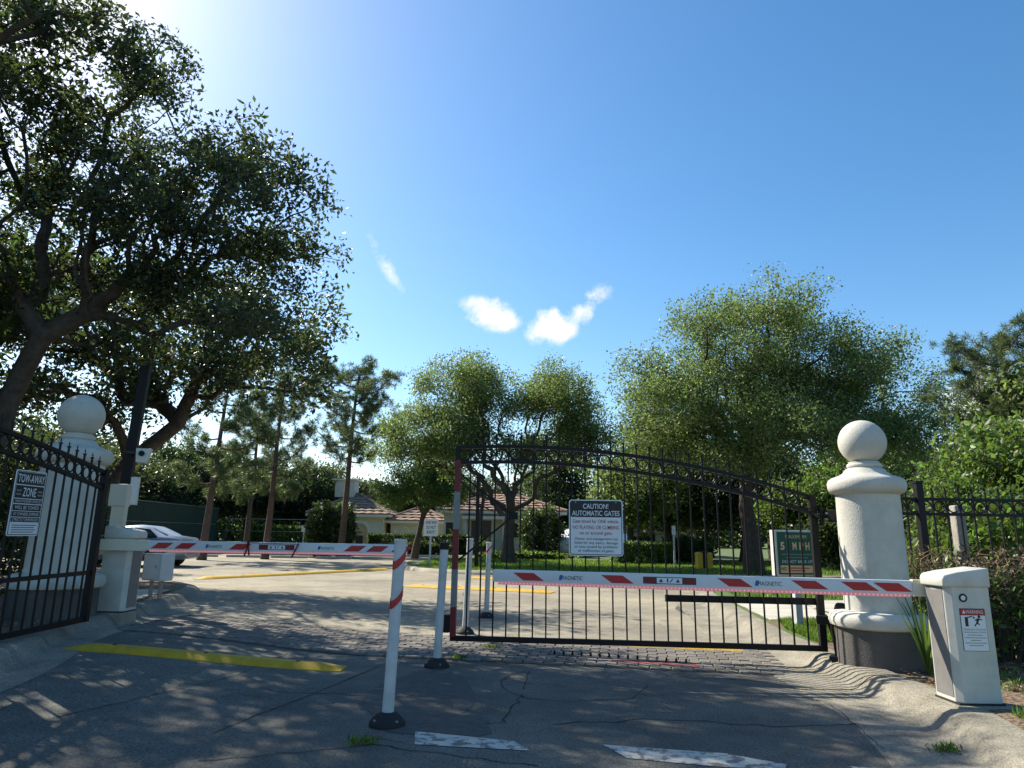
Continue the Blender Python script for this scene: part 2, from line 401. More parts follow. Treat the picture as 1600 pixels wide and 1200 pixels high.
right_path = smooth_path([(1.2, -4), (2.3, 2.2), (2.98, 4.85), (3.2, 5.8), (3.24, 6.64), (3.27, 7.83), (3.28, 9), (3.35, 10.1), (3.97, 14.45), (4.5, 17.2), (6.2, 19.6), (9.5, 21.2), (22, 23)])
tag(sweep('kerb', right_path, KERB, 'kerb_concrete', 1, seg=2.6), kind='structure')
left_path = smooth_path([(-3.7, -4), (-4.05, 3), (-4.3, 6.0), (-4.95, 8.2), (-5.13, 9.68), (-5.5, 12.2), (-6.5, 14.9), (-9.2, 17.6), (-14, 19.6), (-40, 23)])
LK = [(-0.30, -0.03), (-0.28, 0.006), (0.0, 0.012), (0.05, 0.05), (0.09, 0.10), (0.14, 0.135), (0.20, 0.148), (0.34, 0.15), (0.36, 0.09)]
tag(sweep('kerb', left_path, LK, 'kerb_concrete', -1, road_z, seg=2.8), kind='structure')
def offset_path(path, d, side):
    out = []
    for i, p in enumerate(path):
        t = (path[min(i + 1, len(path) - 1)] - path[max(i - 1, 0)]).normalized(); out.append(p + Vector((t.y, -t.x, 0)) * side * d)
    return out
def strip(name, edge, far, z, m, nacross=10, seed=1, amp=0.02):
    rnd = random.Random(seed); b = MB()
    for i, p in enumerate(edge):
        q = Vector(far(p))
        for k in range(nacross + 1):
            t = (k / nacross) ** 2; w = p.lerp(q, t)
            b.v.append((w.x, w.y, z(w.x, w.y) + (rnd.uniform(-amp, amp) if 0 < k else 0)))
    n = nacross + 1
    b.f = [(i * n + k, i * n + k + 1, (i + 1) * n + k + 1, (i + 1) * n + k) for i in range(len(edge) - 1) for k in range(nacross)]
    return b.build(name, m, smooth=True)
def verge_mat(name, soil_bias):
    m = bpy.data.materials.new(name); m.use_nodes = True; nt = m.node_tree; N = nt.nodes.new; L = nt.links.new
    b = nt.nodes['Principled BSDF']; b.inputs['Roughness'].default_value = 0.95; tc = N('ShaderNodeTexCoord')
    n1 = N('ShaderNodeTexNoise'); n1.inputs['Scale'].default_value = 1.1; n1.inputs['Detail'].default_value = 7; L(tc.outputs['Object'], n1.inputs['Vector'])
    n2 = N('ShaderNodeTexNoise'); n2.inputs['Scale'].default_value = 26; n2.inputs['Detail'].default_value = 6; L(tc.outputs['Object'], n2.inputs['Vector'])
    r1 = N('ShaderNodeValToRGB'); L(n2.outputs['Fac'], r1.inputs[0]); r1.color_ramp.elements[0].position = .35; r1.color_ramp.elements[1].position = .66
    r1.color_ramp.elements[0].color = (0.05, 0.036, 0.025, 1); r1.color_ramp.elements[1].color = (0.24, 0.165, 0.10, 1)
    r2 = N('ShaderNodeValToRGB'); L(n2.outputs['Fac'], r2.inputs[0]); r2.color_ramp.elements[0].color = (0.035, 0.06, 0.014, 1); r2.color_ramp.elements[1].color = (0.10, 0.17, 0.03, 1)
    mr = N('ShaderNodeMapRange'); mr.inputs[1].default_value = soil_bias; mr.inputs[2].default_value = soil_bias + .12; L(n1.outputs['Fac'], mr.inputs[0])
    mx = N('ShaderNodeMix'); mx.data_type = 'RGBA'; L(mr.outputs[0], mx.inputs[0]); L(r1.outputs[0], mx.inputs[6]); L(r2.outputs[0], mx.inputs[7])
    L(mx.outputs[2], b.inputs['Base Color'])
    bp = N('ShaderNodeBump'); bp.inputs['Strength'].default_value = .9; bp.inputs['Distance'].default_value = .03; L(n2.outputs['Fac'], bp.inputs['Height']); L(bp.outputs[0], b.inputs['Normal'])
    return m
VM_SOIL = verge_mat('mulch_soil', 0.60); VM_LAWN = verge_mat('lawn_soil', 0.36)
er = offset_path(right_path, 0.46, 1)
near_r = [p for p in er if p.y < 9.05]; far_r = [p for p in er if p.y >= 8.95]
tag(strip('soil_bed', near_r, lambda p: (p.x + 22, p.y + 0.3, 0), lambda x, y: 0.142, VM_SOIL, 14, 3), kind='structure')
tag(strip('lawn', far_r, lambda p: (34, min(p.y + 1.0, 22.5) if p.y < 20 else p.y * 0.5 + 11, 0), lambda x, y: 0.145, VM_LAWN, 14, 4), kind='structure')
el = offset_path(left_path, 0.33, -1)
tag(strip('soil_bed', el, lambda p: (-46, p.y + 0.3, 0), lambda x, y: road_z(x, y) + 0.142, VM_SOIL, 14, 5), kind='structure')
# lawn island with kerb beyond the entry
isl = smooth_path([(-2.6, 40.5), (-4.6, 33), (-3.9, 27.6), (-1.7, 25.0), (2.4, 25.0), (7, 24.7), (14, 25.2), (30, 26.5)], 0.4)
tag(sweep('kerb', isl, [(-0.12, -0.03), (-0.10, 0.02), (-0.03, 0.11), (0.02, 0.125), (0.13, 0.125), (0.15, 0.08)], 'concrete', -1), kind='structure')
tag(strip('lawn', offset_path(isl, 0.12, -1), lambda p: (14 + p.x * 0.5, 41.5, 0), lambda x, y: 0.12 + 0.004 * max(0, y - 26), VM_LAWN, 16, 6, 0.012), kind='structure')
# back edge of the parking court
tag(sweep('kerb', smooth_path([(-44, 42), (-20, 42), (-2.6, 41.2)], 1.0), [(-0.10, -0.03), (-0.08, 0.10), (-0.05, 0.14), (0.2, 0.15), (0.22, 0.0)], 'pale_concrete', -1), kind='structure')
g = MB(); g.add([(-60, 42.1, 0.10), (60, 41.4, 0.10), (60, 120, 0.10), (-60, 120, 0.10)], [(0, 1, 2, 3)])
tag(g.build('lawn', VM_LAWN), kind='structure')
# concrete walk beyond the gate, cast in slabs
walk = tag(MB().prism([(4.0, 11.1), (9.6, 12.0), (9.6, 15.2), (4.9, 14.4)], 0.10, 0.150).build('footpath', 'joint_sand'), kind='structure')
for i in range(4):
    x0 = 4.06 + i * 1.38 ; s_ = 0.16
    poly = [(x0 + 0.03 + i * .01, 11.13 + (x0 - 4.0) * s_), (x0 + 1.36, 11.13 + (x0 + 1.36 - 4.0) * s_), (x0 + 1.36 + .1, 12.72 + (x0 + 1.36 - 4) * s_), (x0 + .03 + .2, 12.72 + (x0 - 4) * s_)]
    MB().prism(poly, 0.11, 0.166).build('slab', 'pale_concrete', walk)
    poly = [(x + 0.22, y + 1.62) for x, y in poly]
    MB().prism(poly, 0.11, 0.166).build('slab', 'pale_concrete', walk)
walk = tag(MB().prism([(-7.6, 10.6), (-5.75, 10.9), (-6.2, 13.2), (-8.2, 13.0)], 0.2, 0.302).build('footpath', 'joint_sand'), kind='structure')
MB().prism([(-7.55, 10.65), (-5.80, 10.95), (-6.0, 12.0), (-7.8, 11.8)], 0.21, 0.316).build('slab', 'pale_concrete', walk)
MB().prism([(-7.82, 11.84), (-6.02, 12.04), (-6.24, 13.15), (-8.15, 12.95)], 0.21, 0.314).build('slab', 'pale_concrete', walk)
# grout pad under the right barrier
tag(MB().prism([(3.47, 5.60), (3.92, 5.60), (3.92, 6.06), (3.47, 6.06)], 0.02, 0.161).build('concrete_pad', 'kerb_concrete', bevel=0.01), kind='structure')
tag(MB().prism([(-5.50, 9.36), (-5.05, 9.36), (-5.05, 9.72), (-5.50, 9.72)], 0.1, 0.315).build('concrete_pad', 'concrete', bevel=0.01), kind='structure')

# cracks and seams in the road
def ribbon(name, pts, w, m, parent, z=0.004, jag=0.02, seed=0):
    rnd = random.Random(seed); P = []
    for a, b in zip(pts[:-1], pts[1:]):
        n = max(1, int(math.dist(a, b) / 0.09))
        for k in range(n): t = k / n; P.append((a[0] + (b[0] - a[0]) * t + rnd.uniform(-jag, jag), a[1] + (b[1] - a[1]) * t + rnd.uniform(-jag, jag)))
    P.append(pts[-1]); b_ = MB()
    for i, p in enumerate(P):
        q = P[min(i + 1, len(P) - 1)]; o_ = P[max(i - 1, 0)]; d = Vector((q[0] - o_[0], q[1] - o_[1], 0)).normalized(); nn = Vector((-d.y, d.x, 0)) * w * rnd.uniform(.5, 1.2) / 2
        b_.v += [(p[0] + nn.x, p[1] + nn.y, road_z(*p) + z), (p[0] - nn.x, p[1] - nn.y, road_z(*p) + z)]
    b_.f = [(2 * i, 2 * i + 1, 2 * i + 3, 2 * i + 2) for i in range(len(P) - 1)]
    return b_.build(name, m, parent)
for i, (pts, w, j) in enumerate([
    ([(-2.05, 5.14), (-1.93, 5.67), (-1.76, 6.24), (-1.38, 7.71)], 0.012, 0.004),
    ([(-0.32, 5.53), (-0.01, 5.6), (-0.02, 5.8), (0.03, 6.01), (0.09, 6.27), (0.13, 6.54)], 0.016, 0.02),
    ([(0.33, 5.56), (0.53, 5.65), (0.83, 5.67), (0.97, 5.75), (1.35, 5.77), (2.1, 5.6), (2.9, 5.75)], 0.014, 0.025),
    ([(-2.27, 6.6), (-1.99, 6.44), (-1.54, 6.47), (-1.18, 6.38)], 0.012, 0.02),
    ([(0.2, 7.62), (0.03, 7.4), (-0.06, 7.1), (-0.05, 6.85), (0.02, 6.64), (0.16, 6.42), (0.5, 6.3), (1.1, 6.45), (1.35, 7.0)], 0.012, 0.003),
    ([(0.22, 7.6), (0.15, 6.75)], 0.012, 0.004),
    ([(2.19, 7.39), (2.93, 7.14), (2.75, 6.0), (2.5, 4.6)], 0.013, 0.012),
    ([(3.0, 10.04), (3.35, 13.2), (3.9, 16.2)], 0.018, 0.03), ([(-1.2, 12.5), (-0.9, 15.0), (-1.1, 17.2)], 0.015, 0.03),
    ([(-3.2, 5.2), (-2.6, 6.9), (-2.5, 8.2)], 0.011, 0.006), ([(-1.9, 4.6), (-0.9, 5.0), (0.2, 4.62)], 0.012, 0.02)]):
    ribbon('crack', pts, w, 'crack', road, seed=i, jag=j)
def blob(name, c, rx, ry, m, parent, z, seed, n=26, am=0.16):
    rnd = random.Random(seed); ph = [rnd.uniform(0, 6.3) for _ in range(4)]
    b_ = MB(); P = []
    for k in range(n):
        a = 2 * math.pi * k / n; f = 1 + am * sum(math.sin((q + 2) * a + ph[q]) / (q + 1.5) for q in range(4))
        x, y = c[0] + rx * f * math.cos(a), c[1] + ry * f * math.sin(a); P.append((x, y, road_z(x, y) + z))
    b_.add(P, [tuple(range(n))]); return b_.build(name, m, parent)
blob('tar_patch', (-0.75, 6.55), 0.42, 1.15, 'patch', road, 0.003, 3)
blob('tar_patch', (-0.55, 5.55), 0.5, 0.32, 'patch', road, 0.0035, 5)
blob('tar_patch', (3.55, 13.3), 0.28, 1.5, 'patch', road, 0.003, 6, am=0.1)

# paver band across the road under the gate
band = MB(); A0 = Vector((-5.0, 8.95, 0)); A1 = Vector((3.1, 7.55, 0)); dirb = (A1 - A0).normalized(); nb = Vector((-dirb.y, dirb.x, 0)); Lb = (A1 - A0).length; WB = 1.72
nseg = 24
for i in range(nseg + 1):
    for w in (-0.02, WB + 0.02):
        p = A0 + dirb * Lb * i / nseg + nb * w; band.v.append((p.x, p.y, road_z(p.x, p.y) + 0.004))
band.f = [(2 * i, 2 * i + 2, 2 * i + 3, 2 * i + 1) for i in range(nseg)]
pb = tag(band.build('paver_band', 'joint_sand'), kind='structure')
pl, pw = 0.232, 0.122
pm = MB()
prof = [(-pl / 2, -pw / 2), (-pl / 6, -pw / 2 - .012), (pl / 6, -pw / 2 + .012), (pl / 2, -pw / 2), (pl / 2, pw / 2), (pl / 6, pw / 2 + .012), (-pl / 6, pw / 2 - .012), (-pl / 2, pw / 2)]
sh = 0.94
n8 = len(prof)
pm.v = [(x * sh, y * sh * .96, -0.002) for x, y in prof] + [(x * sh, y * sh * .96, 0.010) for x, y in prof] + [(x * sh * .95, y * sh * .9, 0.015) for x, y in prof]
for q in (0, n8):
    for i in range(n8): j = (i + 1) % n8; pm.f.append((q + i, q + j, q + n8 + j, q + n8 + i))
pm.f.append(tuple(2 * n8 + i for i in range(n8)))
paver_me = pm.mesh('paver', 'paver')
spots = []
rows = int(WB / pw)
for r in range(rows):
    for c in range(int(Lb / pl) + 1):
        u = (c + 0.5 * (r % 2)) * pl + 0.02; w = (r + .5) * pw
        if u > Lb - pl / 2 or u < pl / 2: continue
        p = A0 + dirb * u + nb * w
        d = p.length
        hid = -4.1 < p.x < -3.9
        spots.append((d, p.x, p.y))
spots.sort()
ang = math.atan2(dirb.y, dirb.x); rnd = random.Random(2)
mass = MB()
for i, (d, x, y) in enumerate(spots):
    sl_ = (road_z(x + .1, y) - road_z(x - .1, y)) / .2
    rot = (rnd.uniform(-.02, .02), -math.atan(sl_) + rnd.uniform(-.012, .012), ang + rnd.uniform(-.03, .03)); z = road_z(x, y) + 0.004 + rnd.uniform(-0.003, 0.004)
    if i < 300:
        o = link('paver', paver_me, pb, (x, y, z), rot)
    else:
        R = Euler(rot).to_matrix(); mass.add([R @ Vector(v) + Vector((x, y, z)) for v in pm.v], pm.f)
tag(mass.build('pavers_beyond', 'paver_mass', pb), kind='stuff')

# painted marks and bumps
def paint(pts, label, cat, m='white_paint', z=0.0045, group=None):
    b_ = MB(); b_.add([(x, y, road_z(x, y) + z) for x, y in pts], [tuple(range(len(pts)))])
    o = b_.build('stop_line', m, road); return o
paint([(-0.66, 5.33), (0.05, 5.13), (0.16, 4.92), (-0.62, 5.02)], '', '')
paint([(0.66, 5.08), (1.45, 4.93), (1.78, 4.72), (1.72, 4.62), (1.30, 4.66), (0.78, 4.80)], '', '')
paint([(2.16, 4.70), (2.74, 4.66), (2.80, 4.46), (2.30, 4.42)], '', '')
def speed_bump(a, b, w, h, label, group=None, wear=0.0):
    a = Vector((*a, 0)); b = Vector((*b, 0)); d = (b - a); L = d.length; d.normalize(); n = Vector((-d.y, d.x, 0)); mb = MB()
    prof = [(-w / 2, -0.01), (-w / 2, 0.006), (-w * .36, h * .62), (-w * .16, h), (w * .16, h), (w * .36, h * .62), (w / 2, .006), (w / 2, -0.01)]
    k = max(4, int(L / 0.25)); N_ = len(prof); e = empty('speed_bump', (a.x, a.y, road_z(a.x, a.y)), 0, label, 'speed bump', group)
    for i in range(k + 1):
        t = i / k; en = min(1, min(t, 1 - t) * L / 0.16 + .06)
        p = d * (L * t)
        for y, z in prof:
            q = p + n * y; gx, gy = a.x + q.x, a.y + q.y
            mb.v.append((q.x, q.y, road_z(gx, gy) - road_z(a.x, a.y) + (z if z < .007 else .006 + (z - .006) * en) + .004))
    mb.f = [(i * N_ + j, i * N_ + j + 1, (i + 1) * N_ + j + 1, (i + 1) * N_ + j) for i in range(k) for j in range(N_ - 1)]
    mb.f += [tuple(reversed(range(N_))), tuple(k * N_ + j for j in range(N_))]
    mb.build('hump', 'yellow_paint', e, smooth=True)
    bolts = int(L / 0.9)
    for i in range(bolts):
        p = d * (L * (i + .5) / bolts); z = road_z(a.x + p.x, a.y + p.y) - road_z(a.x, a.y)
        MB().lathe([(0.022, h - .004), (0.022, h + .008), (.012, h + .010)], 10).build('bolt', 'dark_metal', e, (p.x, p.y, z + .003))
    return e
speed_bump((-4.62, 7.60), (-1.70, 7.55), 0.27, 0.055, 'long faded yellow speed bump in shade in front of the brick band')
speed_bump((1.40, 9.42), (3.02, 9.08), 0.25, 0.05, 'yellow speed bump just behind the bottom rail of the closed gate')
speed_bump((-8.9, 20.2), (-4.6, 27.0), 0.36, 0.07, 'long orange yellow speed bump across the exit lane by the parking court')
speed_bump((-2.75, 18.9), (1.1, 17.6), 0.55, 0.05, 'wide yellow speed bump across the entry lane beyond the four bollards')
speed_bump((-1.35, 22.9), (2.1, 21.3), 0.40, 0.05, 'second yellow speed bump of the entry lane, before the lawn island')

# tyre spikes
e = empty('tyre_spike_strip', (1.28, 8.33, 0.0), math.atan2(-0.47, 1.54), 'strip of black tyre spikes with worn red paint in the brick band', 'spike strip')
MB().box((0, 0, 0.0135), (1.62, 0.10, 0.027)).build('base_plate', 'dark_metal', e, bevel=0.004)
MB().box((0.42, -0.14, 0.0125), (0.95, 0.13, 0.025)).build('red_strip', 'red_road_paint', e)
for i in range(15):
    x = -0.76 + i * 0.108
    MB().plate([(-.016, .02), (.016, .02), (.012, .062), (.0, .075), (-.008, .06)], -.006, .006).build('spike', 'steel' if i in (10, 11) else 'black_metal', e, (x, 0, 0))

# ------------------------------------------------------------------ bollards
def bollard(x, y, h, rz, lean, label, cap, stripes):
    z = road_z(x, y); e = empty('bollard', (x, y, z), rz, label, 'bollard', 'white delineator bollards between the lanes')
    e.rotation_euler = (lean[0], lean[1], rz)
    MB().lathe([(0.135, 0.0), (0.135, 0.02), (0.125, 0.035), (0.10, 0.065), (0.075, 0.085), (0.052, 0.095)], 20).build('base', 'rubber', e, smooth=True)
    for k in range(4):
        a = k * math.pi / 2 + .4; MB().lathe([(.012, 0), (.012, .012)], 8).build('bolt', 'steel', e, (.113 * math.cos(a), .113 * math.sin(a), .04))
    b_ = MB(); pts = [(0, 0, .085), (0, 0, .3), (0, 0, .8), (0, 0, h - .02)]
    b_.tube(pts, [.045, .043, .044, .047], 20); b_.build('tube', 'worn_white', e, smooth=True)
    if cap: MB().lathe([(.054, h - .075), (.054, h - .004), (.047, h), ], 20).build('cap', 'black_metal', e, smooth=True)
    else: MB().lathe([(.052, h - .022), (.052, h - .004), (.046, h)], 20).build('cap', 'worn_white', e, smooth=True)
    for z0, z1, m in stripes:   # slanted tape wrapped round the tube
        b_ = MB(); n = 20
        for k in range(n + 1):
            a = 2 * math.pi * k / n; sl = 0.055 * math.cos(a - .3)
            for zz in (z0, z1): b_.v.append((.0488 * math.cos(a), .0488 * math.sin(a), zz + sl))
        b_.f = [(2 * k, 2 * k + 2, 2 * k + 3, 2 * k + 1) for k in range(n)]
        b_.build('reflective_tape', m, e, smooth=True)
    return e
bollard(-0.89, 5.49, 1.35, 0.4, (0.0, 0.026), 'white tube bollard with two slanted red tapes and flat top beside the stop line', False, [(1.17, 1.235, 'red_film'), (0.88, 0.94, 'red_film')])
bollard(-0.76, 7.78, 1.30, 0, (0, 0.03), 'white tube bollard with a black cap, in front of the striped gate post', True, [])
bollard(-0.62, 10.3, 1.33, 0, (0, 0.03), 'plain white tube bollard just behind the free end of the closed gate', False, [])
bollard(-0.38, 12.25, 1.26, 0, (0, 0.02), 'white tube bollard with a small red mark near its top, behind the gate', False, [(1.13, 1.17, 'red_film')])

# ------------------------------------------------------------------ gate pillars
def pillar(x, y, z, s, label):
    e = empty('gate_pillar', (x, y, z), 0, label, 'pillar', 'stucco gate pillars with ball finials'); e.scale = (s, s, s)
    MB().lathe([(0.435, -0.12), (0.435, 0.42)], 40).build('plinth', 'stucco_grey', e, smooth=True)
    MB().lathe([(0.44, 0.415), (0.475, 0.43), (0.49, 0.47), (0.487, 0.51), (0.465, 0.55), (0.42, 0.575), (0.35, 0.585)], 44).build('base_moulding', 'stucco', e, smooth=True)
    MB().lathe([(0.325, 0.58), (0.322, 1.2), (0.318, 1.80)], 44).build('shaft', 'stucco', e, smooth=True)
    cp = MB().lathe([(0.318, 1.79), (0.335, 1.80), (0.375, 1.82), (0.392, 1.86), (0.394, 1.91), (0.38, 1.95), (0.345, 1.975), (0.27, 2.0), (0.225, 2.03), (0.20, 2.065), (0.17, 2.085)], 44).build('cap', 'stucco', e, smooth=True, angle=70)
    MB().lathe([(0.155, 2.08), (0.175, 2.09), (0.180, 2.11), (0.172, 2.13), (0.155, 2.135), (0.155, 2.15), (0.12, 2.16)], 36).build('collar', 'stucco', cp, smooth=True, angle=70)
    prof = [(max(0.001, 0.247 * math.sin(math.pi * k / 22)), 2.372 - 0.247 * math.cos(math.pi * k / 22)) for k in range(23)]
    MB().lathe(prof, 40).build('ball', 'stucco', e, smooth=True, angle=80)
    return e
pillar(3.92, 7.55, 0.09, 1.0, 'white stucco gate pillar with ball finial beside the closed gate and dry hedge')
pillar(-5.75, 9.0, 0.18, 1.13, 'white stucco gate pillar with ball finial behind the open gate leaf')

# ------------------------------------------------------------------ iron gates and fence
def spear(b, x, z0, z1, w=0.017):
    b.box((x, 0, (z0 + z1 - .07) / 2), (w, w, z1 - .07 - z0))
    b.box((x, 0, z1 - .072), (w * 1.7, w * 1.7, .016))
    h = .07; c = (x, 0)
    b.add([(x - .016, 0, z1 - .045), (x, -.008, z1 - .045), (x + .016, 0, z1 - .045), (x, .008, z1 - .045), (x, 0, z1), (x, 0, z1 - .068)],
          [(0, 1, 4), (1, 2, 4), (2, 3, 4), (3, 0, 4), (1, 0, 5), (2, 1, 5), (3, 2, 5), (0, 3, 5)])
def gate_leaf(loc, rz, top, n, L, label, striped, zb=0.2, mid_rail=None, finial=0.17):
    e = empty('gate_leaf', loc, rz, label, 'gate', 'black iron gate leaves')
    dx = L / n
    def rail(off, h, nm):
        b_ = MB(); k = 24; pts = [(L * i / k, top(L * i / k) - off) for i in range(k + 1)]
        poly = [(x, z + h / 2) for x, z in pts] + [(x, z - h / 2) for x, z in reversed(pts)]
        b_.plate(poly, -.022, .022); return b_.build(nm, 'black_metal', e)
    rail(0.0, 0.042, 'top_rail'); rail(0.19, 0.042, 'ring_rail')
    MB().box((L / 2, 0, zb), (L, .05, .06)).build('bottom_rail', 'black_metal', e)
    if mid_rail: MB().box((L / 2, 0, mid_rail), (L - .06, .04, .045)).build('middle_rail', 'black_metal', e)
    zt = top(0) + .03; MB().box((0, 0, (zt + zb - .03) / 2), (.075, .075, zt - zb + .03)).build('hinge_post', 'black_metal', e, bevel=.004)
    zt = top(L) + .02; po = MB().box((L, 0, (zt + zb - .03) / 2), (.062, .062, zt - zb + .03)).build('end_post', 'black_metal', e, bevel=.004)
    if striped:
        for z0, z1, m in ((2.29, 1.90, 'dull_red'), (1.90, 1.45, 'dull_grey'), (1.45, 0.98, 'dull_red'), (0.98, 0.55, 'dull_grey'), (0.55, 0.22, 'dull_red')):
            MB().box((L, 0, (z0 + z1) / 2), (.068, .068, z0 - z1)).build('reflective_band', m, po)
    for i in range(1, n):
        x = dx * i; b_ = MB(); spear(b_, x, zb, top(x) + finial); b_.build('picket', 'black_metal', e)
    rm = MB().ring((0, 0, 0), 0.062, 0.0085, 'y', 22, 6).mesh('ring', 'black_metal', True)
    for i in range(n):
        x = dx * (i + .5); link('ring', rm, e, (x, 0, top(x) - .095))
    return e
Lr = 4.215; rzr = math.atan2(0.35, -4.2)
gate = gate_leaf((3.55, 8.10, 0), rzr, lambda s: 1.88 + .32 * s - .044 * s * s, 27, Lr, 'closed black iron gate leaf with red striped end post across the lane', True)
MB().bar((4.19, -.05, 2.12), (3.52, -.05, 1.62), .022).build('brace', 'black_metal', gate)
MB().bar((4.19, -.05, 1.08), (3.52, -.05, 1.62), .022).build('brace', 'black_metal', gate)
MB().box((3.52, -.05, 1.62), (.10, .05, .09)).build('brace_hub', 'black_metal', gate)
MB().box((0.87, -.055, 0.70), (1.72, .05, .075)).build('push_bar', 'black_metal', gate)
MB().box((4.30, 0.0, 0.36), (.09, .07, .20)).build('latch_box', 'black_metal', gate, bevel=.008)
gl = gate_leaf((-4.90, 8.28, 0.17), math.atan2(-1, 0.03), lambda s: 1.88 + .17 * s - .020 * s * s, 27, Lr, 'open black iron gate leaf swung back beside the left verge, carrying two signs', False, mid_rail=0.72)
# hinges and swing-gate operator on the right pillar
def attach(child, parent):
    Mp = Matrix.LocRotScale(parent.location, parent.rotation_euler, parent.scale); child.parent = parent; child.matrix_parent_inverse = Mp.inverted()
def hinge(x, y, z, rz):
    e = empty('hinge', (x, y, z), rz); attach(e, gate)
    MB().box((0.10, 0, 0), (.26, .03, .05)).build('strap', 'black_metal', e, bevel=.004)
    MB().lathe([(.02, -.11), (.02, .11)], 10).build('pin', 'black_metal', e, (0.06, 0, 0), smooth=True)
    MB().box((0.20, 0, 0), (.07, .10, .14)).build('wall_plate', 'black_metal', e, bevel=.004)
    MB().lathe([(.016, 0), (.016, .02)], 6).build('nut', 'steel', e, (.14, -.015, .03), (math.pi / 2, 0, 0))
hinge(3.56, 8.04, 1.66, -0.9)
e = empty('gate_operator', (3.50, 7.72, 0.13), -0.6, 'black swing gate operator bracket and arms at the foot of the right pillar', 'gate operator')
MB().box((0.10, 0.02, 0.52), (.10, .10, .16)).build('motor_housing', 'black_metal', e, bevel=.012)
MB().tube([(0.02, 0, .03), (0.0, -.03, .35), (.06, -.02, .58)], .017, 8).build('strut', 'black_metal', e, smooth=True)
MB().tube([(0.14, .0, .02), (0.17, -.03, .3), (.12, 0, .56)], .022, 8).build('strut', 'black_metal', e, smooth=True)
MB().tube([(0.14, .02, .05), (0.0, .12, .14), (-.1, .2, .45)], .015, 8).build('strut', 'black_metal', e, smooth=True)
MB().box((0.08, 0, .03), (.26, .12, .05)).build('foot_plate', 'black_metal', e, bevel=.006)
MB().box((-.05, .12, .40), (.26, .05, .09)).build('link_arm', 'black_metal', e, bevel=.006)
# side fence to the right of the pillar
e = empty('iron_fence', (4.30, 8.42, 0.12), 0.03, 'black iron fence with rings behind the dry hedge, right of the pillar', 'fence')
FL = 5.2
for z in (1.60, 1.78, 0.25): MB().box((FL / 2, 0, z), (FL, .034, .036)).build('rail', 'black_metal', e)
for x in (0.72, 3.2):
    p = MB().box((x, 0, 0.98), (.085, .085, 1.98)).build('post', 'black_metal', e, bevel=.006)
    MB().box((x, 0, 1.985), (.10, .10, .03)).build('post_cap', 'black_metal', p)
rm = MB().ring((0, 0, 0), 0.066, 0.009, 'y', 22, 6).mesh('ring', 'black_metal', True)
for i in range(31):
    x = .05 + i * .167
    if abs(x - .72) > .09 and abs(x - 3.2) > .09:
        b_ = MB(); spear(b_, x, .12, 1.94); b_.build('picket', 'black_metal', e)
    if i < 30: link('ring', rm, e, (x + .0835, 0, 1.69))
tag(MB().box((6.12, 9.45, 1.0), (.14, .14, 1.76)).build('wooden_post', 'old_wood', bevel=.02), 'weathered grey wooden post standing behind the black fence', 'post')

# ------------------------------------------------------------------ barriers
def barrier(loc, rz, label, mirror=1, s=1.0):
    e = empty('barrier', loc, rz, label, 'barrier', 'barriers with striped arms'); e.scale = (s, s, s)
    m = mirror   # road-facing side is -x*m ; camera-facing side is -y
    w, d, h = 0.34, 0.29, 0.90
    def P(pts): return [(x * m, y) for x, y in pts][::m]
    MB().prism(P([(0.045, 0), (w, 0), (w, d), (0.0, d), (0.0, 0.045)]), 0.015, h).build('cabinet', 'cream_cabinet', e, bevel=.006)
    MB().prism(P([(-.004, .055), (.004, .05), (.004, d - .02), (-.004, d - .02)]), 0.05, h - .01).build('front_panel', 'grey_panel', e)
    lid = MB()
    sec = [(-.03, h - .02), (-.03, h + .045), (-.012, h + .075), (.10, h + .10), (w + .015, h + .135), (w + .015, h - .02)]
    lid.plate([(x * m, z) for x, z in sec][::m], -.012, d + .012); lid.build('lid', 'cream_cabinet', e, bevel=.014, smooth=True, angle=50)
    MB().prism(P([(.0, -.0), (w + .02, -.0), (w + .02, d + .02), (0, d + .02)]), 0.0, .016).build('base_plate', 'dark_metal', e)
    return e
hr = barrier((3.50, 5.66, 0.160), 0.0, 'white barrier with warning sticker beside the dry hedge, its striped arm before the closed gate')
lk = MB().ring((0.125, -.004, .80), .026, .007, 'y', 20, 6).build('lock', 'rubber', hr, smooth=True)
MB().plate([(0.125 + .021 * math.cos(a * .3142), .80 + .021 * math.sin(a * .3142)) for a in range(20)], -.005, .001).build('lock_face', 'sign_white', lk)
wl = MB().plate(rrect(.085, .40, .285, .72, .004), -.003, .001).build('warning_label', 'sign_black', hr)
MB().plate(rrect(.088, .403, .282, .668, .003), -.0045, -.002).build('label_face', 'sign_white', wl)
MB().plate(rrect(.088, .672, .282, .717, .003), -.0045, -.002).build('label_header', 'sign_red', wl)
text('\u25b2WARNING', .185, .682, .026, 'sign_white', wl, -.006, .165)
MB().plate([(.118, .585), (.142, .585), (.142, .655), (.118, .655)], -.006, -.004).build('pictogram', 'sign_black', wl)
b_ = MB()
def flatbar(b_, a, c, w, y0=-.006, y1=-.0045):
    d = Vector((c[0] - a[0], c[1] - a[1])).normalized(); n = Vector((-d.y, d.x)) * w / 2
    b_.plate([(a[0] + n.x, a[1] + n.y), (a[0] - n.x, a[1] - n.y), (c[0] - n.x, c[1] - n.y), (c[0] + n.x, c[1] + n.y)], y0, y1)
for a, c, w in (((.142, .652), (.18, .662), .008), ((.186, .655), (.196, .646), .012), ((.225, .645), (.212, .612), .016), ((.212, .612), (.19, .588), .009), ((.212, .612), (.23, .598), .009), ((.22, .64), (.198, .63), .008), ((.222, .64), (.252, .636), .008)): flatbar(b_, a, c, w)
b_.plate([(.232 + .011 * math.cos(k * .628), .658 + .011 * math.sin(k * .628)) for k in range(10)], -.006, -.0045)
b_.build('pictogram', 'sign_black', wl)
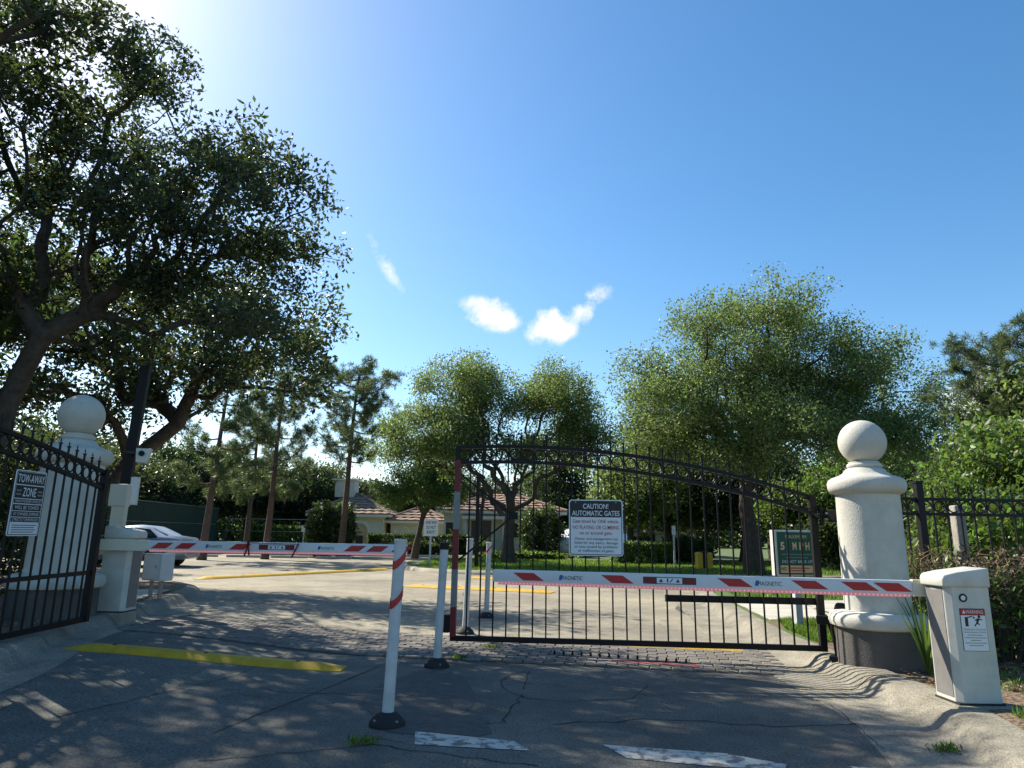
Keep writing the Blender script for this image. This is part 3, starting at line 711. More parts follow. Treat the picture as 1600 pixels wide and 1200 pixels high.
text('Moving Gate Can Cause', .185, .557, .011, 'ink', wl, -.006, .175); text('Serious Injury or Death', .185, .537, .011, 'ink', wl, -.006, .175)
def print_line(x, z, w, h, m, parent, y=-.006):   # a line of print too small to read
    MB().plate([(x - w / 2, z), (x + w / 2, z), (x + w / 2, z + h), (x - w / 2, z + h)], y, y + .0015).build('fine_print', m, parent)
for z, w_ in ((.517, .12), (.497, .17), (.478, .08), (.458, .17), (.440, .11)): print_line(.185, z, w_, .005, 'dull_grey', wl)
text('MAGNETIC', 0, 0, .016, 'sign_white', hr, 0, .09).matrix_local = Matrix.Translation((-.006, .16, .85)) @ Matrix.Rotation(-math.pi / 2, 4, 'Z')
hl = barrier((-5.06, 9.38, 0.315), 0.0, 'shaded white barrier on the verge, its striped arm lowered across the exit lane', -1, 1.08)
lk = MB().ring((-0.125, -.004, .80), .026, .007, 'y', 20, 6).build('lock', 'rubber', hl, smooth=True)

def arm(housing, root, tip, z, h, slant, stripes, logos, lab, flange):
    a = Vector((*root, 0)); b = Vector((*tip, 0)); L = (b - a).length
    # frame: x to the right as seen by the camera, front = -y
    left = a if a.x < b.x else b; right = b if a.x < b.x else a
    rz = math.atan2((right - left).y, (right - left).x)
    e = MB().plate(rrect(0, -h / 2, L, h / 2, .012, 3), -.028, .028).build('arm', 'arm_white', None, (left.x, left.y, z), (0, 0, rz), bevel=.004, smooth=True)
    attach(e, housing)
    led = MB().box((L / 2, -.004, -h / 2 - .007), (L - .1, .056, .028)).build('light_strip', 'pink_led', e)
    dots = MB()
    for k in range(int(L / .035)): dots.box((.06 + k * .035, -.0325, -h / 2 - .007), (.012, .002, .012))
    tag(dots.build('light_dots', 'led_dot', e), kind='stuff')
    rootleft = a is left
    P = lambda s: (s * L) if rootleft else (L - s * L)
    for s_ in stripes:
        x = P(s_); w = .10; sh = slant * .05; k = h * .30
        MB().plate([(x - w - sh * -1, k), (x - w - sh, -k), (x + w - sh, -k), (x + w + sh, k)], -.0302, -.028).build('red_stripe', 'red_film', e)
    for s_ in logos:
        lg = text('MAGNETIC', P(s_) + .01, -.018, .036, 'ink', e, -.0302, .20)
        MB().plate([(P(s_) - .115, -.022), (P(s_) - .085, -.022), (P(s_) - .075, .024), (P(s_) - .105, .024)], -.0298, -.028).build('logo', 'logo_blue', e)
    if lab:
        x = P(lab)
        pl_ = MB().plate(rrect(x - .235, -h * .27, x + .235, h * .27, .004), -.0300, -.028).build('label_plate', 'ink', e)
        for q, w, m in ((-.175, .105, 'dull_red'), (.175, .105, 'dull_red'), (0, .225, 'sign_white')):
            MB().plate(rrect(x + q - w / 2, -h * .21, x + q + w / 2, h * .21, .003), -.0315, -.030).build('label_panel', m, e)
        for q in (-.075, .075):
            MB().plate([(x + q - .018, -.014), (x + q + .018, -.014), (x + q, .018)], -.0325, -.0315).build('pictogram', 'ink', e)
        MB().plate([(x - .022, -.016), (x - .010, -.016), (x - .010, .018), (x - .022, .018)], -.0325, -.0315).build('pictogram', 'ink', e)
        b2 = MB(); flatbar(b2, (x + .004, -.014), (x + .03, .016), .008, -.0325, -.0315); b2.build('pictogram', 'ink', e)
    f0, f1 = (P(0), P(0) + flange) if not rootleft else (P(0) - flange, P(0))
    MB().plate(rrect(min(f0, f1) - .01, -h / 2 - .012, max(f0, f1) + .01, h / 2 + .008, .01, 3), -.036, .036).build('flange', 'beige_paint', e, bevel=.006)
    MB().box((0.004 if not rootleft else L - .004, 0, 0), (.012, .05, h * .96)).build('end_cap', 'dark_metal', e)
    return e
arm(hr, (3.44, 6.02), (-0.15, 6.80), 1.010, .115, -1,
    (.045, .115, .225, .395, .678, .905), (.318, .795), .55, .20)
arm(hl, (-4.80, 9.29), (-1.34, 9.24), 1.185, .125, 1,
    (.06, .15, .36, .80, .885, .98), (.26, .69), .50, .62)
# torn red tape on the left arm
tp = empty('torn_tape', (-3.47, 9.225, 1.14), 0, 'torn dark red tape tied round the far barrier arm', 'tape')
MB().bar((0, -.03, -.07), (.05, -.03, .13), .012, .02).build('tape_strand', 'dull_red', tp)
MB().bar((.06, -.03, -.06), (.03, -.03, .12), .012, .02).build('tape_strand', 'dull_red', tp)
MB().bar((.62, -.03, -.08), (.70, -.03, .10), .012, .02).build('tape_strand', 'dull_red', tp)
MB().bar((-.01, -.031, .10), (.70, -.031, .09), .004, .008).build('tape_strand', 'dull_red', tp)

# ------------------------------------------------------------------ signs
def sign_plate(e, w, h, border, r, m_face='sign_white', m_edge='sign_white', m_line='sign_black'):
    pl_ = MB().plate(rrect(-w / 2, 0, w / 2, h, r), -.002, .004).build('plate', m_edge, e)
    MB().plate(rrect(-w / 2 + border, border, w / 2 - border, h - border, r * .8), -.0032, -.001).build('border_line', m_line, pl_)
    MB().plate(rrect(-w / 2 + border * 1.7, border * 1.7, w / 2 - border * 1.7, h - border * 1.7, r * .6), -.0044, -.002).build('face', m_face, pl_)
    return pl_
def on_gate(loc, rz, s, off, z):   # world point on the front of a leaf
    d = Vector((math.cos(rz), math.sin(rz), 0)); n = Vector((-math.sin(rz), math.cos(rz), 0))
    p = Vector(loc) + d * s + n * off; return (p.x, p.y, loc[2] + z)
W_, H_ = .64, .655
p = on_gate((3.55, 8.10, 0), rzr, 2.53, .030, 1.165)
e = empty('caution_sign', p, rzr - math.pi + rad(0.3), 'black and white caution automatic gates sign hanging on the closed gate', 'sign')
pl_ = sign_plate(e, W_, H_, .012, .035)
MB().plate(rrect(-W_ / 2 + .02, H_ - .205, W_ / 2 - .02, H_ - .02, .02), -.0056, -.003).build('header', 'sign_black', pl_)
text('CAUTION!', 0, H_ - .105, .058, 'sign_white', pl_, -.007, .30, bold=.012)
text('AUTOMATIC GATES', 0, H_ - .187, .058, 'sign_white', pl_, -.007, .565, bold=.012)
text('Gate timed for ONE vehicle.', 0, H_ - .272, .040, 'sign_red', pl_, -.006, .55, bold=.008)
text('NO PLAYING OR CLIMBING', 0, H_ - .345, .042, 'sign_red', pl_, -.006, .55, bold=.008)
text('on or around gate.', 0, H_ - .408, .040, 'sign_red', pl_, -.006, .385, bold=.008)
for k, (s_, w_) in enumerate((('Owner and management not', .51), ('liable for any injury, damage', .51), ('or loss caused by problems', .505), ('or malfunction of gates.', .425))):
    text(s_, 0, H_ - .470 - k * .046, .030, 'ink', pl_, -.006, w_, bold=.004)
for x in (-.24, .24): MB().lathe([(.008, 0), (.008, .006)], 8).build('bolt', 'steel', pl_, (x, -.004, H_ - .03), (math.pi / 2, 0, 0))
lrz = math.atan2(-1, 0.03)
p = on_gate((-4.90, 8.28, 0.17), lrz, 1.36, .028, 1.14)
e = empty('tow_away_sign', p, lrz - math.pi + rad(0.0), 'black and white tow away zone sign on the open gate leaf', 'sign')
w, h = .46, .64
pl_ = sign_plate(e, w, h, .010, .02)
for z0, z1 in ((.50, .62), (.365, .49), (.315, .357), (.245, .305), (.185, .238), (.135, .178)):
    MB().plate(rrect(-w / 2 + .02, z0, w / 2 - .02, z1, .004), -.0056, -.003).build('text_panel', 'sign_black', pl_)
text('TOW-AWAY', 0, .520, .080, 'sign_white', pl_, -.007, .40, bold=.01)
text('ZONE', 0, .385, .085, 'sign_white', pl_, -.007, .20, bold=.01)
text('UNAUTHORIZED VEHICLES', 0, .326, .024, 'sign_white', pl_, -.007, .38)
text('WILL BE TOWED', 0, .259, .034, 'sign_white', pl_, -.007, .36)
text('AT OWNERS EXPENSE', 0, .198, .030, 'sign_white', pl_, -.007, .38)
text('STRICTLY ENFORCED', 0, .145, .026, 'sign_white', pl_, -.007, .38)
for x in (-.16, .16):
    for z in (.395, .43): print_line(x, z, .07, .016, 'dull_grey', pl_, -.007)
for k in range(4): MB().plate([(-.18, .10 - k * .022), (.18 - .03 * (k % 2), .10 - k * .022), (.18 - .03 * (k % 2), .107 - k * .022), (-.18, .107 - k * .022)], -.0056, -.004).build('fine_print', 'ink', pl_)
p = on_gate((-4.90, 8.28, 0.17), lrz, 2.08, .028, 1.22)
e = empty('warning_sign', p, lrz - math.pi, 'white sign with a red header on the open gate leaf beside the tow sign', 'sign')
pl_ = sign_plate(e, .46, .60, .010, .03)
MB().plate(rrect(-.21, .43, .21, .58, .015), -.0056, -.003).build('header', 'sign_red', pl_)
# one way sign on the lawn island
e = empty('one_way_sign', (-3.19, 28.2, 0.12), 0.03, 'small white one way do not exit sign on a post in the lawn island', 'sign')
MB().box((0, .03, .80), (.075, .05, 1.72)).build('post', 'worn_white', e, bevel=.004)
pl_ = MB().plate(rrect(-.29, 1.16, .29, 1.84, .02), -.01, .0).build('plate', 'sign_white', e)
for k, s_ in enumerate(('ONE WAY', 'DO NOT', 'EXIT')): text(s_, 0, 1.64 - k * .19, .12, 'ink', pl_, -.012, (.46, .38, .33)[k], bold=.02)
# speed limit board behind the gate
e = empty('speed_limit_board', (4.16, 10.25, 0.12), rad(6), 'green five mph speed board on a white post behind the gate', 'sign')
MB().box((0.05, .08, .40), (.10, .09, .84)).build('post', 'worn_white', e, bevel=.004)
MB().box((.04, .085, 1.075), (.62, .15, .655)).build('board', 'white_plastic', e, bevel=.006)
pl_ = MB().plate(rrect(-.235, .775, .325, 1.375, .006), -.008, .012).build('face', 'sign_green', e)
MB().plate([(-.215, .795), (.305, .795), (.305, .90), (-.215, .90)], -.0095, -.006).build('notice_strip', 'sign_gold', pl_)
text('MAXIMUM', .05, 1.285, .05, 'sign_gold', pl_, -.010, .32)
for x, s_ in ((-.165, '5'), (.02, 'M'), (.12, 'P'), (.22, 'H')): text(s_, x, 1.125, .105, 'sign_gold', pl_, -.010, .062, bold=.03)
print_line(.045, 1.05, .46, .014, 'dull_grey', pl_, -.010); print_line(.045, 1.005, .34, .014, 'dull_grey', pl_, -.010)
text('DO NOT BACK UP', .045, .935, .042, 'sign_white', pl_, -.010, .46)
text('NO', -.165, .828, .05, 'ink', pl_, -.011, .085, bold=.02); print_line(.07, .856, .32, .016, 'sign_red', pl_, -.011); print_line(.04, .820, .25, .014, 'sign_red', pl_, -.011)
def small_sign(x, y, z, h, label, wide=.12, m='worn_white'):
    e = empty('marker_post', (x, y, z), 0, label, 'post'); MB().box((0, 0, h / 2), (.07, .05, h)).build('post', m, e)
    MB().box((0, -.03, h - .2), (wide, .012, .38)).build('plate', 'sign_white', e); return e
small_sign(6.95, 29.5, .12, 1.75, 'slim white marker post on the lawn beyond the low clipped hedge', .16)
small_sign(-12.7, 43.0, .10, 1.65, 'small pale sign on a post beside the tennis court hedge', .30)
small_sign(-7.1, 43.2, .10, 1.5, 'thin white post by the hedge in front of the arched building', .08)
small_sign(13.3, 32.5, .12, 1.5, 'pale grey notice post beyond the big oak trunk', .36, 'dull_grey')

# ------------------------------------------------------------------ left service post, boxes, camera
e = empty('service_post', (-6.55, 11.6, 0.28), 0, 'tall square black post rising behind the shaded barrier cabinet', 'post'); e.rotation_euler = (0, rad(1.8), 0.2)
MB().box((0, 0, 1.93), (.155, .155, 3.90)).build('shaft', 'black_metal', e, bevel=.01); MB().box((0, 0, .015), (.3, .3, .03)).build('base_plate', 'dark_metal', e)
MB().box((0, 0, 3.89), (.165, .165, .03)).build('cap', 'black_metal', e)
e = empty('camera_unit', (-6.22, 11.52, 2.62), 0.35, 'white security camera bracketed to the tall black post', 'camera')
MB().plate([(-.11, .10), (.13, .10), (.07, -.14), (-.09, -.14)], -.09, .09).build('housing', 'white_plastic', e, bevel=.012)
MB().lathe([(.045, 0), (.045, .05), (.03, .055)], 14).build('lens', 'black_metal', e, (-.01, -.09, .01), (math.pi / 2, 0, 0)); MB().box((-.17, 0, .03), (.18, .04, .04)).build('bracket', 'dark_metal', e)
e = empty('meter_box', (-6.28, 11.50, 1.78), 0.3, 'slim white box fixed to the right side of the black post', 'box')
MB().box((0, 0, .23), (.13, .10, .46)).build('case', 'white_plastic', e, bevel=.01); MB().box((0, -.053, .23), (.10, .006, .42)).build('door', 'arm_white', e)
e = empty('intercom_box', (-6.08, 10.75, 0.28), 0.15, 'beige two part intercom box on a pedestal beside the black post', 'box')
MB().box((0, 0, .62), (.09, .09, 1.24)).build('pedestal', 'beige_paint', e); MB().box((0.02, 0, 1.28), (.20, .14, .36)).build('lower_case', 'beige_paint', e, bevel=.012); MB().box((0, 0, 1.62), (.26, .18, .34)).build('upper_case', 'beige_paint', e, bevel=.012)
e = empty('keypad_cabinet', (-5.62, 11.3, 0.316), -0.5, 'low white keypad cabinet on two legs beside the exit lane', 'cabinet')
for x in (-.12, .12): MB().box((x, 0, .16), (.045, .045, .32)).build('leg', 'steel', e)
MB().box((0, 0, .49), (.46, .24, .42)).build('case', 'white_plastic', e, bevel=.02); MB().box((0, -.123, .49), (.38, .006, .34)).build('door', 'arm_white', e); MB().box((.12, -.128, .5), (.02, .01, .05)).build('handle', 'steel', e)

# ------------------------------------------------------------------ vegetation helpers
def frames(n, rng, up=0.0):
    d = rng.normal(size=(n, 3)); d[:, 2] += up; d /= np.linalg.norm(d, axis=1)[:, None]
    r = rng.normal(size=(n, 3)); s = np.cross(d, r); s /= np.linalg.norm(s, axis=1)[:, None]; nn = np.cross(s, d)
    return d, s, nn
def leaf_mesh(name, P, L, W, m, rng, up=0.0, D=None, fold=0.12, var=0.35):
    n = len(P)
    d, s, nn = frames(n, rng, up)
    if D is not None:
        d = D / np.linalg.norm(D, axis=1)[:, None]; r = rng.normal(size=(n, 3)); s = np.cross(d, r); s /= np.linalg.norm(s, axis=1)[:, None]; nn = np.cross(s, d)
    k = (1 + var * rng.uniform(-1, 1, n))[:, None]
    V = np.empty((n, 4, 3)); V[:, 0] = P; V[:, 2] = P + d * L * k
    V[:, 1] = P + d * L * k * .48 + s * W * k * .5 + nn * L * fold; V[:, 3] = P + d * L * k * .48 - s * W * k * .5 + nn * L * fold
    me = bpy.data.meshes.new(name); me.vertices.add(n * 4); me.vertices.foreach_set('co', V.reshape(-1).astype(np.float32))
    base = (np.arange(n) * 4)[:, None]
    tri = np.concatenate([base + np.array([[0, 1, 2]]), base + np.array([[0, 2, 3]])], axis=1).reshape(-1)
    me.loops.add(n * 6); me.loops.foreach_set('vertex_index', tri.astype(np.int32))
    me.polygons.add(n * 2); me.polygons.foreach_set('loop_start', (np.arange(n * 2) * 3).astype(np.int32)); me.polygons.foreach_set('loop_total', np.full(n * 2, 3, np.int32))
    me.update(); me.validate(); me.materials.append(m); return me
def skeleton(trunk, trunk_r, att, fill, bf=0.35, rt=0.012, grow=0.5):
    """minimum-path tree through attractor points; trunk is a list of points. returns nodes, parent, radius"""
    nodes = [np.array(p, float) for p in trunk]; par = [-1] + list(range(len(trunk) - 1)); pl = [0.0]
    for a, b in zip(trunk[:-1], trunk[1:]): pl.append(pl[-1] + 0.15 * math.dist(a, b))
    T = np.array(list(fill) + list(att)); nT = len(T); best = np.full(nT, 1e9); bp = np.zeros(nT, int); done = np.zeros(nT, bool)
    start = max(0, len(trunk) // 2)
    for i in range(start, len(trunk)):
        c = np.linalg.norm(T - nodes[i], axis=1) + bf * pl[i]; u = c < best; best[u] = c[u]; bp[u] = i
    for _ in range(nT):
        k = int(np.argmin(np.where(done, 1e9, best))); done[k] = True
        i = len(nodes); nodes.append(T[k]); par.append(int(bp[k])); pl.append(pl[bp[k]] + float(np.linalg.norm(T[k] - nodes[bp[k]])))
        c = np.linalg.norm(T - T[k], axis=1) + bf * pl[i]; u = (c < best) & ~done; best[u] = c[u]; bp[u] = i
    cnt = np.ones(len(nodes))
    for i in range(len(nodes) - 1, 0, -1): cnt[par[i]] += cnt[i] if par[i] >= 0 else 0
    rr = rt * cnt ** grow
    rr = np.minimum(rr, trunk_r * 0.8)
    for i in range(len(trunk)): rr[i] = max(rr[i], trunk_r * (1 - 0.3 * i / max(1, len(trunk) - 1)))
    rr[0] *= 1.35
    return nodes, par, rr
def limbs_mesh(name, nodes, par, rr, m, rmin=0.0):
    b = MB(); main = {}
    for i in range(1, len(nodes)):
        if par[i] not in main or rr[i] > rr[main[par[i]]]: main[par[i]] = i
    for i in range(1, len(nodes)):
        p = par[i]
        if rr[i] < rmin: continue
        ra = rr[p] if i == main.get(p) else min(rr[p], rr[i] * 1.3); n = 10 if rr[i] > .1 else (6 if rr[i] > .035 else 4)
        a = Vector(nodes[p]); c = Vector(nodes[i]); d = c - a
        mid = a.lerp(c, .5) + Vector((random.uniform(-1, 1), random.uniform(-1, 1), random.uniform(-.6, 1))) * d.length * .06
        b.tube([a, mid, c], [ra, (ra + rr[i]) / 2, rr[i]], n, cap=False)
        if rr[i] > .03:      # knuckle that closes the joint
            q = rr[i] * 1.0; k = len(b.v); m_ = 8
            for u in (-.72, 0, .72):
                for w in range(m_): b.v.append((c.x + q * math.cos(u) * math.cos(w * .7854), c.y + q * math.cos(u) * math.sin(w * .7854), c.z + q * math.sin(u)))
            b.v += [(c.x, c.y, c.z - q), (c.x, c.y, c.z + q)]
            for u in (0, 1):
                for w in range(m_): b.f.append((k + u * m_ + w, k + u * m_ + (w + 1) % m_, k + (u + 1) * m_ + (w + 1) % m_, k + (u + 1) * m_ + w))
            for w in range(m_): b.f += [(k + (w + 1) % m_, k + w, k + 24), (k + 16 + w, k + 16 + (w + 1) % m_, k + 25)]
    return b.mesh(name, m, True, angle=80)
def crown_points(ells, nclump, per, rng, sig=0.42, shell=0.55):
    vol = np.array([e[1][0] * e[1][1] * e[1][2] for e in ells]) ** .8; vol /= vol.sum(); cl = []
    for e, v in zip(ells, vol):
        n = max(2, int(nclump * v)); c = np.array(e[0]); r = np.array(e[1])
        d = rng.normal(size=(n, 3)); d /= np.linalg.norm(d, axis=1)[:, None]; q = rng.uniform(0, 1, n) ** (1 - shell)
        cl.append(c + d * r * q[:, None])
    cl = np.concatenate(cl); att = []
    for c in cl: att.append(c + np.clip(rng.normal(size=(per, 3)), -1.7, 1.7) * np.array([sig, sig, sig * .62]))
    return cl, np.concatenate(att)
def tree(name, trunk, tr, ells, nclump, per, leaf_n, leaf, label, cat='tree', group=None, seed=1, lm=None, sig=.42, lsig=.2, shell=.55, bf=.35, rt=.010, bark='bark', build=True, shift=(0, 0, 0), up=.1):
    rng = np.random.default_rng(seed); sh = np.array(shift)
    cl, att = crown_points(ells, nclump, per, rng, sig, shell)
    top = np.array(trunk[-1]); fill = []
    for c in cl:
        n = int(np.linalg.norm(c - top) / 0.9)
        for k in range(1, n):
            t = k / n; p = top + (c - top) * t; p[2] += 0.35 * math.sin(t * math.pi) * 0.8; fill.append(p + rng.normal(size=3) * .18)
    nodes, par, rr = skeleton(trunk, tr, att, fill, bf, rt)
    base = np.array(trunk[0])
    nodes = [n - base for n in nodes]
    tm = limbs_mesh('trunk', nodes, par, rr, MATS[bark])
    P = np.repeat(att - base, leaf_n, axis=0); P = P + np.clip(rng.normal(size=P.shape), -1.6, 1.6) * lsig
    cm = leaf_mesh('crown', P, leaf[0], leaf[1], lm or L_OAK, rng, up)
    if not build: return tm, cm
    e = empty(name, tuple(base), 0, label, cat, group); link('trunk', tm, e); link('crown', cm, e); return e
def plant_copy(name, meshes, loc, rz, s, label, group, cat='tree'):
    e = empty(name, loc, rz, label, cat, group); e.scale = s if isinstance(s, tuple) else (s, s, s)
    link('trunk', meshes[0], e); link('crown', meshes[1], e); return e

# ------------------------------------------------------------------ trees
tree('oak_tree', [(-8.9, 11.3, .2), (-8.75, 11.25, 1.6), (-8.5, 11.2, 2.9), (-8.2, 11.1, 3.9), (-7.9, 11.0, 4.5)], .20,
     [((-7.5, 11.4, 8.3), (1.7, 2.0, 2.2)), ((-5.8, 11, 7.0), (1.8, 1.8, 1.7)), ((-4.25, 10.9, 6.5), (1.6, 1.4, 1.1)), ((-4.3, 11.2, 5.0), (1.5, 1.3, .8)), ((-9.6, 11, 7.6), (1.5, 2, 2.8)), ((-7.2, 11.8, 5.2), (2.2, 1.6, 1.0))],
     108, 12, 37, (.105, .052), 'big dark oak with spreading limbs leaning over the exit lane behind the pillar', seed=11, group=None, sig=.30, lsig=.125, shell=.64, rt=.0055)
tree('oak_tree', [(-10.6, 16.5, .2), (-10.2, 16.6, 1.7), (-9.4, 16.8, 3.0), (-8.4, 17.0, 4.0)], .22,
     [((-9.6, 17, 6.4), (2.8, 2.4, 2.2)), ((-6.6, 17, 6.6), (2.2, 2.4, 1.9)), ((-12.6, 17.5, 7.2), (2.8, 2.4, 2.8)), ((-6.2, 16.6, 5.0), (1.6, 1.6, .9)), ((-10.5, 16, 4.6), (3.0, 1.5, 1.0))],
     62, 11, 34, (.15, .072), 'dark oak with one thick slanting trunk behind the black post', seed=12, sig=.42, lsig=.22)
tree('oak_tree', [(-9.2, 7.6, .2), (-9.1, 7.7, 2.0), (-9.0, 7.8, 4.2), (-8.6, 8.0, 6.2)], .26,
     [((-8.0, 9.0, 9.4), (1.9, 1.6, 1.2)), ((-9.6, 7.6, 8.6), (2.2, 2.0, 1.6)), ((-8.8, 8.0, 6.6), (1.2, 1.2, .9))],
     32, 11, 30, (.13, .06), 'oak whose leafy top branches reach over the open gate leaf', seed=13, sig=.34, lsig=.15, rt=.0075)
tree('oak_tree', [(9.05, 26, .1), (9.0, 26, 1.6), (8.95, 26, 3.2), (9.0, 26, 4.6)], .31,
     [((9.8, 26, 8.2), (3.9, 3.6, 3.3)), ((6.0, 26, 6.5), (2.6, 3, 2.1)), ((13.4, 26, 7.0), (3.5, 3, 2.5)), ((9.4, 24.6, 5.4), (4.6, 2.6, 1.5)), ((5.6, 25.6, 4.8), (1.7, 2.2, 1.2)), ((15.0, 26, 5.4), (2.2, 2.2, 1.3))],
     200, 11, 70, (.11, .055), 'large round crowned oak with a straight trunk on the lawn behind the gate', seed=14, lm=L_OAKB, sig=.48, lsig=.26, shell=.5, rt=.0065)
tree('oak_tree', [(0.0, 31, .12), (-.05, 31, 1.2), (.0, 31, 2.4)], .28,
     [((-2.5, 31, 7.4), (2.1, 2.2, 2.2)), ((-4.4, 31, 5.6), (1.5, 1.8, 1.4)), ((1.7, 31, 7.4), (1.9, 2.0, 1.7)), ((3.5, 31.5, 6.0), (1.5, 1.8, 1.3)), ((-2.6, 30.4, 5.2), (1.6, 1.6, 1.2)), ((.8, 31, 5.4), (1.6, 1.6, .9))],
     118, 10, 74, (.115, .06), 'forked oak with two lobed crown standing in the lawn island before the clubhouse', seed=15, lm=L_OAKB, sig=.46, lsig=.25, shell=.5, rt=.0065)
tree('lawn_tree', [(-5.0, 37, .1), (-4.8, 37, 1.4), (-4.6, 37, 2.4)], .17,
     [((-4.6, 37, 4.6), (1.7, 1.6, 1.5)), ((-3.5, 36.6, 3.4), (1.1, 1.1, .7)), ((-6.0, 37, 3.7), (1.1, 1.1, .8))], 40, 9, 60, (.12, .062), 'small light green tree by the one way sign', seed=16, lm=L_LIME, sig=.36, lsig=.22)
# prototypes for the wood in the background
protos = []
for k, (lm, nc, r, h) in enumerate(((L_DARK, 60, 2.7, 6.0), (L_OAK, 60, 2.8, 6.4), (L_LIME, 55, 2.4, 5.6), (L_OAKB, 55, 2.6, 6.2))):
    tm, cm = tree('x', [(0, 0, 0), (.1, .05, 1.4), (.2, .1, 2.6)], .2, [((0.2, 0, h * .68), (r, r, h * .32)), ((r * .5, .3, h * .5), (r * .7, r * .7, h * .2)), ((-r * .5, -.3, h * .48), (r * .7, r * .7, h * .2))], nc, 9, 34, (.20, .11), '', seed=30 + k, lm=lm, sig=.45, lsig=.3, build=False)
    protos.append((tm, cm))
bgt = [  # x, y, scale, proto, rz, label index
    (-27, 52, 1.25, 0), (-23.5, 54, 1.15, 0), (-20, 53, 1.2, 1), (-16.5, 55, 1.05, 0), (-31, 50, 1.3, 1), (-13, 58, 1.0, 1), (-35, 46, 1.4, 0), (-25, 47, 1.0, 1), (-40, 44, 1.4, 0), (-29, 42, 1.15, 1),
    (-45, 38, 1.4, 0), (-21.5, 60, 1.25, 0), (-17, 62, 1.1, 1), (-9, 66, 1.2, 0), (-3, 68, 1.2, 1), (4, 66, 1.1, 0), (-16.0, 24.0, .85, 1), (-19.5, 20.0, .95, 0), (-24, 24, 1.05, 1), (-15.0, 14.0, .95, 0), (-18, 11, 1.0, 1), (-12.7, 11.6, 1.35, 0), (-12.2, 8.4, 1.2, 1)]  # last two stand unseen out of frame, placed to shade the left verge
for i, (x, y, s, p) in enumerate(bgt):
    kd = ('very dark', 'olive green', 'fresh green', 'pale green')[p]; lab = ('dark tree in the wood behind the tennis court screen' if y > 40 and x < -12 else 'dark tree rising behind the clubhouse roofs' if y > 60 else 'dark leafy tree in the thicket beyond the left verge')
    plant_copy('wood_tree', protos[p], (x, y, .1 if y > 41 else -.05 if y > 23.5 else .12), i * 1.9, (s, s, s * (1 + .08 * math.sin(i * 2.2))), lab.replace('dark', kd, 1), lab.replace('dark tree', 'trees').replace('dark leafy tree', 'trees'))
mid = [(6.2, 36, .95, 3), (9.2, 40, 1.1, 0), (12.4, 37, 1.1, 1), (15.5, 41, 1.15, 0), (19, 38, 1.2, 2), (23, 40, 1.2, 1), (11, 47, 1.1, 0), (4.0, 52, 1.15, 0), (27, 36, 1.2, 0), (13.8, 31, .8, 2)]
for i, (x, y, s, p) in enumerate(mid):
    plant_copy('shade_tree', protos[p], (x, y, .1), i * 2.3 + .7, s, ('very dark', 'olive green', 'fresh green', 'pale green')[p] + ' shade tree seen through the gate pickets, behind the big oak', 'trees behind the big oak')
rt_ = [(9.6, 13.0, .62, 2), (11.6, 14.6, .80, 2), (13.6, 15.6, .92, 3), (10.5, 15.6, .52, 0), (8.2, 12.2, .42, 2), (14.5, 12.5, .95, 2), (16.0, 19, .95, 1)]
for i, (x, y, s, p) in enumerate(rt_):
    plant_copy('thicket_tree', protos[p], (x, y, .12), i * 1.3 + .3, s, ('very dark', 'olive green', 'fresh green', 'pale green')[p] + ' leafy tree in the thicket behind the black side fence', 'trees behind the side fence')
# far wood that closes the horizon, read as one mass
rng = np.random.default_rng(99); n = 46000; a = rng.uniform(-1.25, 1.25, n); rr_ = 96 + rng.uniform(-6, 10, n)
hh = 5.0 + 1.6 * np.sin(a * 23) + 1.1 * np.sin(a * 57 + 1) + .7 * np.sin(a * 131 + 2)
P = np.column_stack([rr_ * np.sin(a), rr_ * np.cos(a), hh * rng.uniform(0, 1, n) ** .8 + .1])
tag(link('far_wood', leaf_mesh('far_wood', P, .9, .6, L_DARK, rng, .2)), 'dark line of far woods closing the horizon behind the buildings', 'woods', None, 'stuff')
# pines
def pine(seed, h, r, nb, first, lean=.0):
    rng = np.random.default_rng(seed); trunk = [(lean * t * t + .06 * math.sin(5 * t), .05 * math.cos(4 * t), h * t) for t in np.linspace(0, 1, 12)]
    b = MB(); b.tube(trunk, [r * (1.25 if i == 0 else 1 - .72 * i / 11) for i in range(12)], 10, cap=False); tuft = []
    for k in range(nb):
        t = first + (1 - first) * (k + .5) / nb; z = h * t; a = k * 2.4 + rng.uniform(-.4, .4)
        L = h * (.06 + .17 * math.sin(math.pi * min(1, (1 - t) / (1 - first) * .72 + .14))) * rng.uniform(.75, 1.2)
        p0 = np.array([lean * t * t, 0, z]); d = np.array([math.cos(a), math.sin(a), 0]); pts = []
        for q in np.linspace(0, 1, 6):
            pts.append(p0 + d * L * q + np.array([0, 0, .42 * L * q * q - .10 * L * math.sin(q * 3.1)]) + rng.normal(size=3) * .04 * q)
        b.tube(pts, [max(.008, r * .24 * (1 - .8 * q)) for q in np.linspace(0, 1, 6)], 5, cap=False)
        for q in range(2, 6):
            m = 2 + int(q * 1.3)
            for _ in range(m):
                tw = pts[q] + rng.normal(size=3) * np.array([.26, .26, .17]) * (.6 + L * .25)
                b.tube([pts[q - 1], (pts[q - 1] + tw) / 2 + np.array([0, 0, -.03]), tw], [.011, .008, .005], 3, cap=False); tuft.append(tw)
    for _ in range(26):
        tuft.append(np.array([lean, 0, h]) + rng.normal(size=3) * np.array([.45, .45, .35]))
    tuft = np.array(tuft); per = 62
    P = np.repeat(tuft, per, axis=0); D = rng.normal(size=P.shape); D[:, 2] += .5
    return b.mesh('trunk', 'pine_bark', True, angle=80), leaf_mesh('crown', P + rng.normal(size=P.shape) * .03, .26, .022, L_PINE, rng, D=D, fold=.0)
